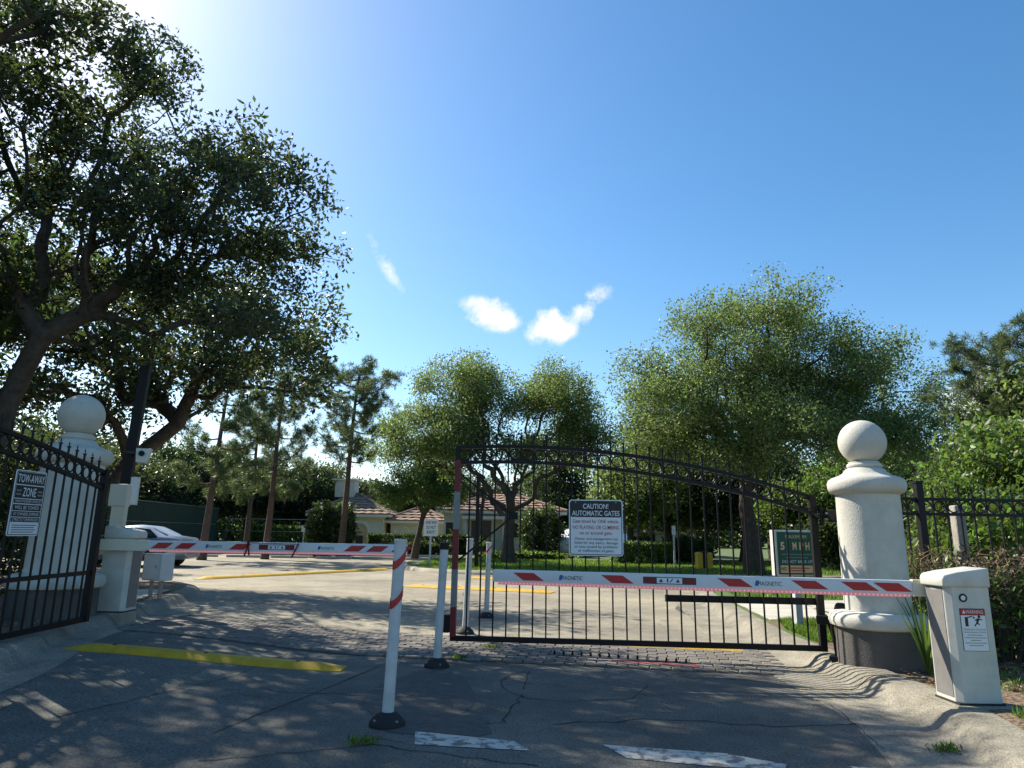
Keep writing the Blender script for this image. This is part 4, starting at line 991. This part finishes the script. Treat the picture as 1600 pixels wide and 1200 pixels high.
pp = [pine(41, 10.3, .20, 24, .50, .45), pine(42, 9.0, .18, 16, .32, .35), pine(43, 8.6, .19, 13, .34, .5)]
plant_copy('pine_tree', pp[0], (-9.15, 38, .0), .2, 1.0, 'tallest pine with a rounded top beside the magnolia bush', 'pines', 'pine')
plant_copy('pine_tree', pp[1], (-12.2, 35, .0), .0, 1.0, 'pine with long bare side branches between two other pines', 'pines', 'pine')
plant_copy('pine_tree', pp[2], (-14.4, 33, .0), 1.2, (1.05, 1.05, 1.0), 'leaning pine by the tennis court screen near the silver car', 'pines', 'pine')
plant_copy('pine_tree', pp[1], (-16.5, 44, .1), 2.2, 1.0, 'thin far pine partly hidden in the wood behind the court', 'pines', 'pine')
plant_copy('pine_tree', pp[0], (12.9, 17.0, .12), 2.0, .62, 'young pine in the thicket behind the side fence', 'pines', 'pine')

# ------------------------------------------------------------------ shrubs, hedges, grass
def bush_mesh(n, size, leaf, m, seed, boxy=True, core=.0):
    rng = np.random.default_rng(seed); q = rng.uniform(-1, 1, (n, 3))
    if boxy:
        f = rng.integers(0, 5, n); ax = np.array([0, 0, 1, 1, 2])[f]; sg = np.array([-1, 1, -1, 1, 1])[f]
        q[np.arange(n), ax] = sg * (1 - np.abs(rng.normal(size=n)) * .10)
    else:
        q = rng.normal(size=(n, 3)); q /= np.linalg.norm(q, axis=1)[:, None]; q *= (rng.uniform(.25, 1, n) ** .4)[:, None]
        q *= (1 + .16 * np.sin(q[:, :1] * 7 + seed) + .14 * np.sin(q[:, 1:2] * 9))
    P = q * np.array(size) / 2; P[:, 2] += size[2] / 2; P[:, 2] = np.maximum(P[:, 2], .03)
    return leaf_mesh('foliage', P, leaf[0], leaf[1], m, rng, .25, fold=.1)
def stems_mesh(size, n, seed, m='bark', r=.012):
    rnd = random.Random(seed); b = MB()
    for _ in range(n):
        x, y = rnd.uniform(-.42, .42) * size[0], rnd.uniform(-.42, .42) * size[1]; h = size[2] * rnd.uniform(.6, .95)
        b.tube([(x * .8, y * .8, -.05), (x + rnd.uniform(-.05, .05), y, h * .5), (x + rnd.uniform(-.12, .12), y + rnd.uniform(-.1, .1), h)], [r, r * .8, r * .4], 4, cap=False)
    return b.mesh('stem', m)
def hedge(name, loc, rz, size, n, leaf, m, label, cat='hedge', group=None, boxy=True, seed=1, stems=10):
    e = empty(name, loc, rz, label, cat, group); link('foliage', bush_mesh(n, size, leaf, m, seed, boxy), e); link('stem', stems_mesh(size, stems, seed), e); return e
hedge('clipped_hedge', (-5.6, 43.4, .1), 0, (6.2, 1.0, 1.15), 9000, (.15, .09), L_DARK, 'dark clipped hedge behind the wheel stops, left of the clubhouse', seed=51)
hedge('clipped_hedge', (-5.3, 41.9, .1), 0, (3.2, .9, .75), 4500, (.15, .09), L_OAK, 'low rounded hedge by the pale kerb near the one way sign', seed=52, boxy=False)
hedge('clipped_hedge', (6.2, 33.0, .14), 0.1, (2.6, 1.2, .95), 6000, (.14, .08), L_LIME, 'bright green clipped hedge behind the gate beside a white marker post', seed=53)
hedge('clipped_hedge', (-15.2, 48.5, .1), 0, (5.2, 1.2, 1.6), 8000, (.17, .10), L_LIME, 'sunlit hedge inside the tennis court wire fence', seed=54)
hedge('magnolia_bush', (-10.1, 39.5, .0), 0, (3.0, 2.6, 3.0), 7000, (.22, .12), L_DARK, 'broad glossy magnolia bush beside the tallest pine', 'bush', boxy=False, seed=55)
hedge('leafy_bush', (1.9, 41.0, .14), 0, (2.8, 2.2, 2.9), 6500, (.17, .10), L_DARK, 'dark rounded bush against the clubhouse wall behind the caution sign', 'bush', boxy=False, seed=56)
hedge('ground_cover', (.9, 36.0, .14), 0, (4.8, 1.0, .35), 4200, (.16, .08), L_LIME, 'pale strappy border planting along the clubhouse lawn', 'plants', boxy=False, seed=57)
hedge('leafy_bush', (8.9, 35.4, .14), 0, (2.6, 2.0, 1.2), 4500, (.17, .10), L_DARK, 'dark low bush near the yellow bin on the lawn', 'bush', boxy=False, seed=58)
hedge('leafy_bush', (14.6, 29.0, .12), 0, (5.6, 2.2, 2.6), 9000, (.17, .10), L_DARK, 'dark wide shrub mass behind the speed limit board', 'bush', boxy=False, seed=59)
hedge('leafy_bush', (7.6, 9.9, .12), 0, (3.6, 1.6, 1.9), 9000, (.11, .065), L_LIME, 'fresh green shrub growing against the back of the side fence', 'bush', boxy=False, seed=60)
hedge('leafy_bush', (-7.6, 7.2, .28), 0, (1.6, 5.0, .55), 6000, (.09, .05), L_DARK, 'low dark shrubs in the shade under the open gate leaf', 'bush', boxy=False, seed=61)
hedge('leafy_bush', (-8.9, 12.6, .28), .2, (3.4, 1.6, 1.9), 7000, (.10, .055), L_OAK, 'dark shrub behind the white pillar under the oak', 'bush', boxy=False, seed=62)
# dry hedge in front of the side fence: bare twigs on top, leaves lower down
def dry_hedge():
    e = empty('dry_hedge', (5.75, 7.88, .13), .04, 'half dry hedge of bare brown twigs in front of the side fence', 'hedge')
    rnd = random.Random(5); b = MB(); d2 = MB()
    for _ in range(420):
        x = rnd.uniform(-1.35, 1.6); y = rnd.uniform(-.3, .3); a = rnd.uniform(-.5, .5); h = rnd.uniform(.75, 1.17)
        p = [(x - a * .3, y * .5, -.02), (x - a * .1, y * .8, h * .45), (x + a * .12 + rnd.uniform(-.06, .06), y, h * .8), (x + a * .3 + rnd.uniform(-.1, .1), y + rnd.uniform(-.1, .1), h)]
        b.tube(p, [.010, .008, .005, .003], 3, cap=False)
        for _ in range(5):
            t = rnd.uniform(.45, 1); q = Vector(p[2]).lerp(Vector(p[3]), rnd.uniform(-.8, 1)); w = q + Vector((rnd.uniform(-.16, .16), rnd.uniform(-.14, .14), rnd.uniform(-.03, .15)))
            d2.tube([q, w], [.004, .002], 3, cap=False)
    b.build('stem', 'bark', e); d2.build('twigs', 'twig', e)
    rng = np.random.default_rng(4); n = 5200; P = np.stack([rng.uniform(-1.4, 1.65, n), rng.normal(0, .22, n), .95 * rng.beta(1.9, 1.9, n) + .08], 1)
    link('foliage', leaf_mesh('foliage', P, .075, .042, L_LIME, rng, .2), e)
    n = 1500; P = np.stack([rng.uniform(-1.4, 1.65, n), rng.normal(0, .24, n), rng.uniform(.55, 1.2, n)], 1)
    link('dry_foliage', leaf_mesh('dry_foliage', P, .08, .02, L_DRY, rng, .1), e)
dry_hedge()
def strap_plant(loc, n, L, label, seed, group=None):
    rnd = random.Random(seed); e = empty('strap_leaf_plant', loc, 0, label, 'plant', group)
    for i in range(n):
        a = rnd.uniform(0, 6.283); l = L * rnd.uniform(.7, 1.1); lean = rnd.uniform(.15, .75); w = .011; b = MB()
        for k in range(7):
            t = k / 6; r = l * lean * t * (.5 + .5 * t); z = l * (t - .42 * lean * t * t * t); ww = w * (1 - t ** 2) + .001
            c, s_ = math.cos(a), math.sin(a); b.v += [(r * c - ww * s_, r * s_ + ww * c, z - .02), (r * c + ww * s_, r * s_ - ww * c, z - .02)]
        b.f = [(2 * k, 2 * k + 1, 2 * k + 3, 2 * k + 2) for k in range(6)]; b.build('leaf', L_LIME, e, smooth=True)
strap_plant((4.02, 6.92, .14), 22, .95, 'clump of long strap leaves in front of the right pillar base', 1)
strap_plant((4.42, 7.15, .14), 18, 1.15, 'taller clump of strap leaves between the pillar and dry hedge', 2)
def cycad(loc, s, label, seed):
    rnd = random.Random(seed); e = empty('palm_shrub', loc, 0, label, 'palm', 'small palms by the clubhouse'); e.scale = (s, s, s)
    MB().tube([(0, 0, -.05), (0, 0, .35), (0, 0, .55)], [.16, .14, .09], 10).build('trunk', 'bark', e, smooth=True)
    for i in range(22):
        a = i * 2.399; lean = .35 + .6 * rnd.random(); b = MB(); L = 1.25
        for k in range(13):
            t = k / 12; r = L * (lean * t); z = .5 + L * (1.05 - .5 * lean) * t - L * .75 * lean * t * t; c, s_ = math.cos(a), math.sin(a)
            wl = .26 * math.sin(math.pi * min(1, t * .92 + .08)) + .01
            for sg in (-1, 1):
                x, y = r * c, r * s_
                b.add([(x, y, z), (x + c * .05, y + s_ * .05, z + .01), (x + c * .13 - sg * s_ * wl, y + s_ * .13 + sg * c * wl, z + .05)], [(0, 1, 2)])
        b.build('frond', L_LIME, e)
cycad((-6.2, 44.6, .1), 1.35, 'bright palm shrub before the low tiled wing, left of the sign', 1)
cycad((-3.3, 43.6, .1), 1.25, 'bright palm shrub at the corner of the clubhouse', 2)
cycad((-1.7, 42.6, .1), 1.0, 'small palm shrub in front of the clubhouse door', 3)
# grass as blades
def grass(name, poly, n, h, z, label, seed, w=.008):
    rng = np.random.default_rng(seed); P = np.array(poly); lo, hi = P.min(0), P.max(0); pts = []
    while len(pts) < n:
        q = rng.uniform(lo, hi, (n, 2)); x, y = q[:, 0], q[:, 1]; ins = np.zeros(n, bool); j = len(P) - 1
        for i in range(len(P)):
            xi, yi = P[i]; xj, yj = P[j]; c = ((yi > y) != (yj > y)) & (x < (xj - xi) * (y - yi) / (yj - yi + 1e-12) + xi); ins ^= c; j = i
        pts += list(q[ins])
    q = np.array(pts[:n]); base = np.column_stack([q, np.full(n, z)]); D = rng.normal(size=(n, 3)) * .45; D[:, 2] = 1
    me = leaf_mesh(name, base, h, w, L_GRASS, rng, D=D, fold=.05, var=.45)
    return tag(link(name, me), label, 'grass', None, 'stuff')
grass('grass', [(3.72, 5.42), (3.62, 4.4), (6.5, 4.2), (7.0, 6.3), (4.3, 6.0), (3.96, 5.45)], 15000, .085, .14, 'short bright grass beside the barrier cabinet', 1)
grass('grass', [(3.85, 8.95), (3.92, 10.1), (4.2, 11.1), (4.9, 11.2), (5.6, 11.3), (5.6, 9.2)], 20000, .075, .14, 'sunlit grass strip between kerb and footpath behind the gate', 2)
grass('grass', [(4.8, 14.7), (5.2, 17.0), (7, 19), (12, 21), (12, 16), (9.5, 15.4)], 14000, .10, .14, 'grass beyond the concrete footpath', 3, .014)
grass('grass', [(-3.6, 27.8), (-1.6, 25.3), (2.4, 25.3), (7, 25.1), (14, 25.6), (14, 36), (-4, 36)], 42000, .10, .12, 'lawn grass on the island before the clubhouse', 4, .022)
grass('grass', [(3.95, 6.3), (4.5, 6.2), (7.0, 6.6), (7.0, 7.4), (4.4, 7.2), (4.1, 6.8)], 1600, .06, .14, 'sparse grass on the bare soil before the dry hedge', 5)
def litter(name, poly, n, z, seed, label):
    rng = np.random.default_rng(seed); P = np.array(poly); q = rng.uniform(P.min(0), P.max(0), (n, 2)); zz = np.array([z(a, b) for a, b in q]); base = np.column_stack([q, zz + .012])
    D = rng.normal(size=(n, 3)); D[:, 2] *= .15
    tag(link(name, leaf_mesh(name, base, .055, .025, L_DRY, rng, D=D, fold=.1)), label, 'leaf litter', None, 'stuff')
litter('leaf_litter', [(3.8, 6.2), (7, 7.6)], 1500, lambda a, b: .15, 7, 'fallen brown leaves on the soil by the right pillar')
litter('leaf_litter', [(-7.5, 5.5), (-5.4, 10.5)], 1600, lambda a, b: .30, 8, 'fallen leaves on the shaded soil under the open gate leaf')
for k, (x, y) in enumerate(((-0.98, 5.02), (-0.55, 8.25), (-0.2, 9.0), (3.0, 5.05))):
    rng = np.random.default_rng(70 + k); n = 90; P = np.column_stack([rng.normal(x, .055, n), rng.normal(y, .04, n), np.full(n, .004)]); D = rng.normal(size=(n, 3)) * .7; D[:, 2] = 1
    tag(link('weed_tuft', leaf_mesh('weed_tuft', P, .055, .010, L_GRASS, rng, D=D)), ('tuft of weeds in the tar beside the red striped bollard', 'weeds in the brick joints beside the black capped bollard', 'weeds in the bricks under the closed gate', 'tuft of weeds at the gutter edge near the stop line')[k], 'weeds', None, 'stuff')

# ------------------------------------------------------------------ buildings
def tile_slope(parent, a, b, c, d, nrow, name='tile_course'):
    """courses of tiles on a roof slope: a,b eave ends, c,d ridge ends (c above b, d above a)"""
    a, b, c, d = map(Vector, (a, b, c, d)); nrm = (b - a).cross(d - a).normalized()
    if nrm.z < 0: nrm = -nrm
    for r in range(nrow):
        t0, t1 = r / nrow, (r + 1.06) / nrow; t1 = min(1, t1); p = a.lerp(d, t0); q = b.lerp(c, t0); p2 = a.lerp(d, t1); q2 = b.lerp(c, t1)
        up0 = nrm * .10; up1 = nrm * .025; mb = MB(); n = max(2, int((q - p).length / .32))
        for k in range(n + 1):
            s_ = k / n; lo, hi = p.lerp(q, s_), p2.lerp(q2, s_); wob = nrm * (.045 if k % 2 else 0)
            mb.v += [lo, lo + up0 + wob, hi + up1 + wob]
        for k in range(n):
            i = 3 * k; mb.f += [(i, i + 3, i + 4, i + 1), (i + 1, i + 4, i + 5, i + 2)]
        mb.build(name, 'roof_tile', parent)
def house(name, x0, x1, y0, y1, z0, eave, apex, label, rows=7, over=.5):
    e = empty(name, ((x0 + x1) / 2, (y0 + y1) / 2, z0), 0, label, 'building', 'cream clubhouse buildings')
    cx, cy = (x0 + x1) / 2, (y0 + y1) / 2; hx, hy = (x1 - x0) / 2, (y1 - y0) / 2
    MB().box((0, 0, eave / 2), (2 * hx, 2 * hy, eave)).build('wall', 'wall_cream', e)
    MB().box((0, 0, eave - .12), (2 * hx + .16, 2 * hy + .16, .26)).build('frieze', 'wall_trim', e)
    X, Y = hx + over, hy + over; rx = max(0.05, X - Y) if X > Y else .05; ry = max(.05, Y - X) if Y > X else .05
    ev = [(-X, -Y, eave), (X, -Y, eave), (X, Y, eave), (-X, Y, eave)]; rg = [(-rx, -ry, apex), (rx, -ry, apex), (rx, ry, apex), (-rx, ry, apex)]
    b = MB(); b.add([(x, y, z) for x, y, z in ev] + [(x, y, z - .16) for x, y, z in ev] + rg, [(0, 1, 9, 8), (1, 2, 10, 9), (2, 3, 11, 10), (3, 0, 8, 11), (8, 9, 10, 11), (7, 6, 5, 4), (0, 4, 5, 1), (1, 5, 6, 2), (2, 6, 7, 3), (3, 7, 4, 0)])
    rf = b.build('roof', 'wall_trim', e)
    for i in range(4):
        j = (i + 1) % 4; tile_slope(rf, ev[i], ev[j], rg[j], rg[i], rows)
    for i in range(4): MB().tube([Vector(ev[i]) + Vector((0, 0, .08)), Vector(rg[i]) + Vector((0, 0, .1))], .10, 6).build('hip_ridge', 'roof_tile', rf)
    return e
def arch_poly(x, w, h, n=10):
    r = w / 2; return [(x - r, 0), (x + r, 0)] + [(x + r * math.cos(math.pi * k / n), h - r + r * 1.15 * math.sin(math.pi * k / n)) for k in range(n + 1)]
ch = house('clubhouse', -4.3, 3.2, 45.2, 51.5, .1, 2.75, 4.0, 'cream clubhouse with a hipped terracotta roof behind the lawn island')
for x, w, z0, z1, m in ((-1.3, 1.3, .05, 2.15, 'dark_opening'), (1.3, .95, 1.1, 2.0, 'dark_opening'), (-3.2, .8, 1.1, 2.0, 'dark_opening')):
    f = MB().plate([(x - w / 2 - .1, z0 - .05), (x + w / 2 + .1, z0 - .05), (x + w / 2 + .1, z1 + .1), (x - w / 2 - .1, z1 + .1)], -3.20, -3.14).build('door' if w > 1.2 else 'window', 'wall_trim', ch)
    MB().plate([(x - w / 2, z0), (x + w / 2, z0), (x + w / 2, z1), (x - w / 2, z1)], -3.215, -3.19).build('pane', m, f)
for x in (-2.35, .2, 2.4): MB().box((x, -3.3, 1.2), (.26, .26, 2.4)).build('column', 'wall_trim', ch)
MB().box((-.9, -3.45, 2.32), (3.3, .7, .2)).build('porch_beam', 'wall_trim', ch)
hb = house('arched_house', -14.4, -9.3, 51, 57, .1, 2.55, 4.1, 'cream house with an arched entry and tiled roof behind the magnolia bush')
f = MB().plate([(.9 + x, z) for x, z in arch_poly(0, 1.5, 2.1)], -3.06, -2.98).build('arch_surround', 'wall_trim', hb)
MB().plate([(.9 + x, z) for x, z in arch_poly(0, 1.15, 1.85)], -3.075, -3.05).build('arch_opening', 'amber_glow', f)
MB().box((.9, -3.08, .55), (.5, .03, 1.0)).build('door', 'dark_opening', f)
MB().box((-.9, -.3, 4.55), (1.5, 1.5, 1.3)).build('cupola', 'wall_cream', hb); MB().box((-.9, -.3, 5.23), (1.8, 1.8, .12)).build('cupola_cap', 'wall_trim', hb)
house('low_wing', -8.9, -4.9, 52, 57, .1, 2.15, 3.2, 'low cream wing with a tiled roof between the arched house and clubhouse', rows=5)
he = house('side_house', 7.7, 12.6, 47.0, 53, .1, 2.75, 3.9, 'cream house with a small framed crest on its wall, seen beside the caution sign')
MB().plate(rrect(-1.45, .0, -.35, 1.55, .02), -3.04, -2.98).build('doorway', 'dark_opening', he)
fr = MB().plate([(-1.3, 1.8), (-.45, 1.8), (-.45, 2.1), (-.62, 2.25), (-.88, 2.32), (-1.12, 2.25), (-1.3, 2.1)], -3.03, -2.98).build('crest_frame', 'dark_metal', he)
MB().plate([(-1.24, 1.86), (-.51, 1.86), (-.51, 2.08), (-.65, 2.19), (-.88, 2.26), (-1.1, 2.19), (-1.24, 2.08)], -3.045, -3.02).build('crest_field', 'wall_trim', fr)
MB().plate([(-.98, 1.92), (-.78, 1.92), (-.88, 2.12)], -3.055, -3.04).build('crest_mark', 'dark_metal', fr)
house('distant_house', 19.5, 27, 44, 50, .1, 2.6, 3.9, 'pale house glimpsed beside the speed board far behind')
# tennis court screen
def court(pts, h, label, screen):
    e = empty('court_fence', (*pts[0], 0.05), 0, label, 'fence'); o = Vector((*pts[0], 0))
    for a, b in zip(pts[:-1], pts[1:]):
        a = Vector((*a, 0)) - o; b = Vector((*b, 0)) - o; n = max(1, int((b - a).length / 3)); 
        for k in range(n + 1):
            p = a.lerp(b, k / n); MB().tube([(p.x, p.y, 0), (p.x, p.y, h)], .04, 6).build('post', 'dark_metal', e)
            if k < n:
                q = a.lerp(b, (k + 1) / n); MB().bar((p.x, p.y, h), (q.x, q.y, h), .04).build('rail', 'steel', e); MB().bar((p.x, p.y, h * .62), (q.x, q.y, h * .62), .03).build('rail', 'steel', e)
                if screen: MB().bar((p.x, p.y, h * .5 + .02), (q.x, q.y, h * .5 + .02), .015, h - .12).build('screen_panel', 'screen_green', e)
                else:
                    w = MB()
                    for t in np.linspace(.1, .9, 9):
                        r = p.lerp(q, float(t)); w.tube([(r.x, r.y, .05), (r.x, r.y, h)], .008, 3, cap=False)
                    w.build('wire_panel', 'screen_green', e)
    return e
court([(-21.5, 28.5), (-18.6, 32), (-19.6, 46.5)], 2.75, 'tall court fence covered with dark green windscreen behind the silver car', True)
court([(-19.6, 46.5), (-12.6, 46.5)], 2.1, 'open wire court fence with a sunlit hedge behind it', False)
for k in range(8):
    x = -21.0 + k * 2.35
    e = empty('wheel_stop', (x, 37.0, 0), 0, 'white concrete wheel stop at the far edge of the parking court', 'wheel stop', 'wheel stops of the parking court')
    MB().plate([(-.95, 0), (.95, 0), (.93, .13), (-.93, .13)], -.08, .08).build('block', 'pale_concrete', e, bevel=.015)

# black canopy post on the lawn, bin
e = empty('canopy_pole', (-1.25, 26.6, .12), 0, 'black pole with dark slanting canopy panels on the lawn behind the striped gate post', 'canopy')
MB().box((0, 0, 1.72), (.13, .13, 3.5)).build('pole', 'black_metal', e, bevel=.01); MB().box((0.08, 0, 3.42), (.4, .08, .08)).build('crosshead', 'black_metal', e)
for tri in ([(.22, 0, 2.95), (.30, .1, 2.85), (1.15, -.1, 1.95), (.85, .1, 1.95)], [(.22, 0, 2.95), (.30, .05, 2.7), (.06, 0, .9), (-.12, .0, 1.0)], [(-.85, 0, 2.42), (.1, .1, 2.42), (.75, .2, 2.05), (.15, .1, 2.30)]):
    b = MB(); b.add([(x, y - .03, z) for x, y, z in tri] + [(x, y + .03, z) for x, y, z in tri], [(0, 1, 2, 3), (7, 6, 5, 4), (0, 4, 5, 1), (1, 5, 6, 2), (2, 6, 7, 3), (3, 7, 4, 0)]); b.build('canopy_panel', 'dark_metal', e)
e = empty('lawn_bin', (7.85, 28.3, .12), 0, 'yellow plastic bin with a dark open front on the lawn behind the gate', 'bin')
MB().box((0, 0, .03), (.62, .5, .06)).build('foot', 'yellow_plastic', e, bevel=.01)
for x in (-.2, .2): MB().box((x, 0, .36), (.22, .46, .66)).build('side', 'yellow_plastic', e, bevel=.05)
MB().box((0, .1, .34), (.2, .3, .6)).build('back_panel', 'dark_opening', e); MB().box((0, 0, .70), (.40, .34, .07)).build('lid', 'rubber', e, bevel=.02)

# ------------------------------------------------------------------ cars
def car(loc, rz, paint, label, sz=1.0, suv=False):
    e = empty('parked_car', loc, rz, label, 'car', 'cars parked around the court'); k = 1.18 if suv else 1.0
    X = [-2.35, -2.27, -1.95, -1.45, -.95, -.15, .45, 1.02, 1.66, 2.18, 2.33]
    belt = [.52, .66, .76, .84, .90, .93, .95, .97, .98, .96, .78]; topz = [.56, .72, .84, .92, .97, 1.36, 1.43, 1.39, 1.08, 1.01, .82]
    wb = [.56, .72, .82, .88, .90, .91, .91, .91, .90, .85, .74]; wt = [.48, .62, .72, .78, .77, .62, .60, .60, .70, .74, .62]; bot = [.30, .24, .22, .22, .22, .22, .22, .22, .22, .26, .32]
    if suv: topz = [.6, .78, .95, 1.02, 1.06, 1.40, 1.43, 1.42, 1.41, 1.35, .95]; wt = [.5, .64, .74, .8, .78, .66, .65, .65, .66, .66, .64]
    def sec(i):
        return [(0, bot[i]), (wb[i] * .86, bot[i]), (wb[i] * .97, bot[i] + .14), (wb[i], (bot[i] + belt[i]) * .55), (wb[i] * .97, belt[i]), (wt[i], topz[i] - .035), (wt[i] * .85, topz[i] - .005), (0, topz[i] + .015)]
    b = MB(); ns = 8
    for sg in (1, -1):
        base = len(b.v)
        for i in range(len(X)): b.v += [(X[i], sg * y, z * k) for y, z in sec(i)]
        for i in range(len(X) - 1):
            for q in range(ns - 1): b.f.append((base + i * ns + q, base + i * ns + q + 1, base + (i + 1) * ns + q + 1, base + (i + 1) * ns + q))
        for i in (0, len(X) - 1): b.f.append(tuple(base + i * ns + q for q in range(ns)))
    me = b.mesh('body', paint, True, angle=50); bm = bmesh.new(); bm.from_mesh(me); bmesh.ops.remove_doubles(bm, verts=bm.verts, dist=.001); bm.to_mesh(me); bm.free(); body = link('body', me, e)
    def pt(x, t, sg, off=.008):
        i = max(j for j in range(len(X) - 1) if X[j] <= x + 1e-6); u = (x - X[i]) / (X[i + 1] - X[i]); L2 = lambda A: A[i] + (A[i + 1] - A[i]) * u
        y0, z0, y1, z1 = L2(wb) * .97, L2(belt), L2(wt), L2(topz) - .035; return (x, sg * (y0 + (y1 - y0) * t + off), (z0 + (z1 - z0) * t) * k + off * .4)
    side = [([(-.62, .12), (-.10, .86), (.42, .88), (.42, .10)]), ([(.50, .10), (.50, .88), (1.02, .84), (1.38, .30), (1.36, .10)])]
    if suv: side[1] = [(.50, .10), (.50, .88), (1.9, .86), (1.95, .10)]
    for sg in (1, -1):
        for pts in side: b = MB(); b.add([pt(x, t, sg) for x, t in pts], [tuple(range(len(pts)))]); b.build('side_window', 'car_glass', body)
    def across(xa, ta, xb, tb, nm, m, dx=0.0):
        b = MB(); P = [pt(xa, ta, 1, .0), pt(xb, tb, 1, .0), pt(xb, tb, -1, .0), pt(xa, ta, -1, .0)]; b.add([(x + dx, y * .93, z + .030) for x, y, z in P], [(0, 1, 2, 3)]); b.build(nm, m, body)
    across(-.90, 1.0, -.20, .98, 'windscreen', 'car_glass', -.01)
    if not suv: across(1.08, .97, 1.60, .98, 'rear_window', 'car_glass', .015)
    else:
        b = MB(); b.add([(2.29, -.58, 1.02 * k), (2.29, .58, 1.02 * k), (2.235, .54, 1.28 * k), (2.235, -.54, 1.28 * k)], [(0, 1, 2, 3)]); b.build('rear_window', 'car_glass', body)
    for sg in (1, -1):
        MB().box((2.24, sg * .60, .84 * k), (.22, .30, .13)).build('tail_light', 'tail_red', body, bevel=.02); MB().box((-2.25, sg * .58, .60 * k), (.2, .28, .12)).build('headlight', 'chrome', body, bevel=.02)
        MB().box((-.55, sg * 1.0, .98 * k), (.14, .16, .11)).build('mirror', paint, body, bevel=.02)
        for x in (-.05, .9): MB().box((x + .2, sg * .905, .80 * k), (.16, .02, .025)).build('door_handle', paint, body)
    MB().box((2.30, 0, .46), (.14, 1.34, .20)).build('bumper', paint, body, bevel=.04); MB().box((2.345, 0, .74 * k), (.02, .34, .13)).build('number_plate', 'sign_white', body)
    tm = MB().lathe([(.20, -.10), (.29, -.10), (.325, -.06), (.325, .06), (.29, .10), (.20, .10)], 26).mesh('tyre', 'rubber', True, angle=50)
    rimb = MB().lathe([(.205, -.05), (.215, .075), (.19, .085), (.185, .02), (.05, .03), (.045, .07), (.001, .075)], 26)
    for q in range(10): a = q * .6283; rimb.bar((.04 * math.cos(a), .04 * math.sin(a), .055), (.2 * math.cos(a), .2 * math.sin(a), .062), .026, .02)
    rimm = rimb.mesh('rim', 'chrome')
    for x in (-1.42, 1.40):
        for sg in (1, -1):
            ar = MB().lathe([(.375, -.015), (.375, .006)], 26).build('wheel_arch', 'rubber', body, (x, sg * .905, .335), (sg * -math.pi / 2, 0, 0))
            w = empty('wheel', (x, sg * .83, .325)); w.parent = e; w.rotation_euler = (sg * -math.pi / 2, 0, 0)
            link('tyre', tm, w); link('rim', rimm, w)
    e.scale = (sz, sz, sz); return e
car((-14.75, 27.0, .0), rad(4), 'car_silver', 'silver sedan parked beyond the shaded barrier cabinet', 1.07)
car((4.1, 43.0, .12), rad(60), 'car_white', 'white car parked below the caution sign, before the clubhouse side', 1.0, True)
car((7.2, 43.6, .12), rad(55), 'car_blue', 'blue grey car parked beside the bright clipped hedge')
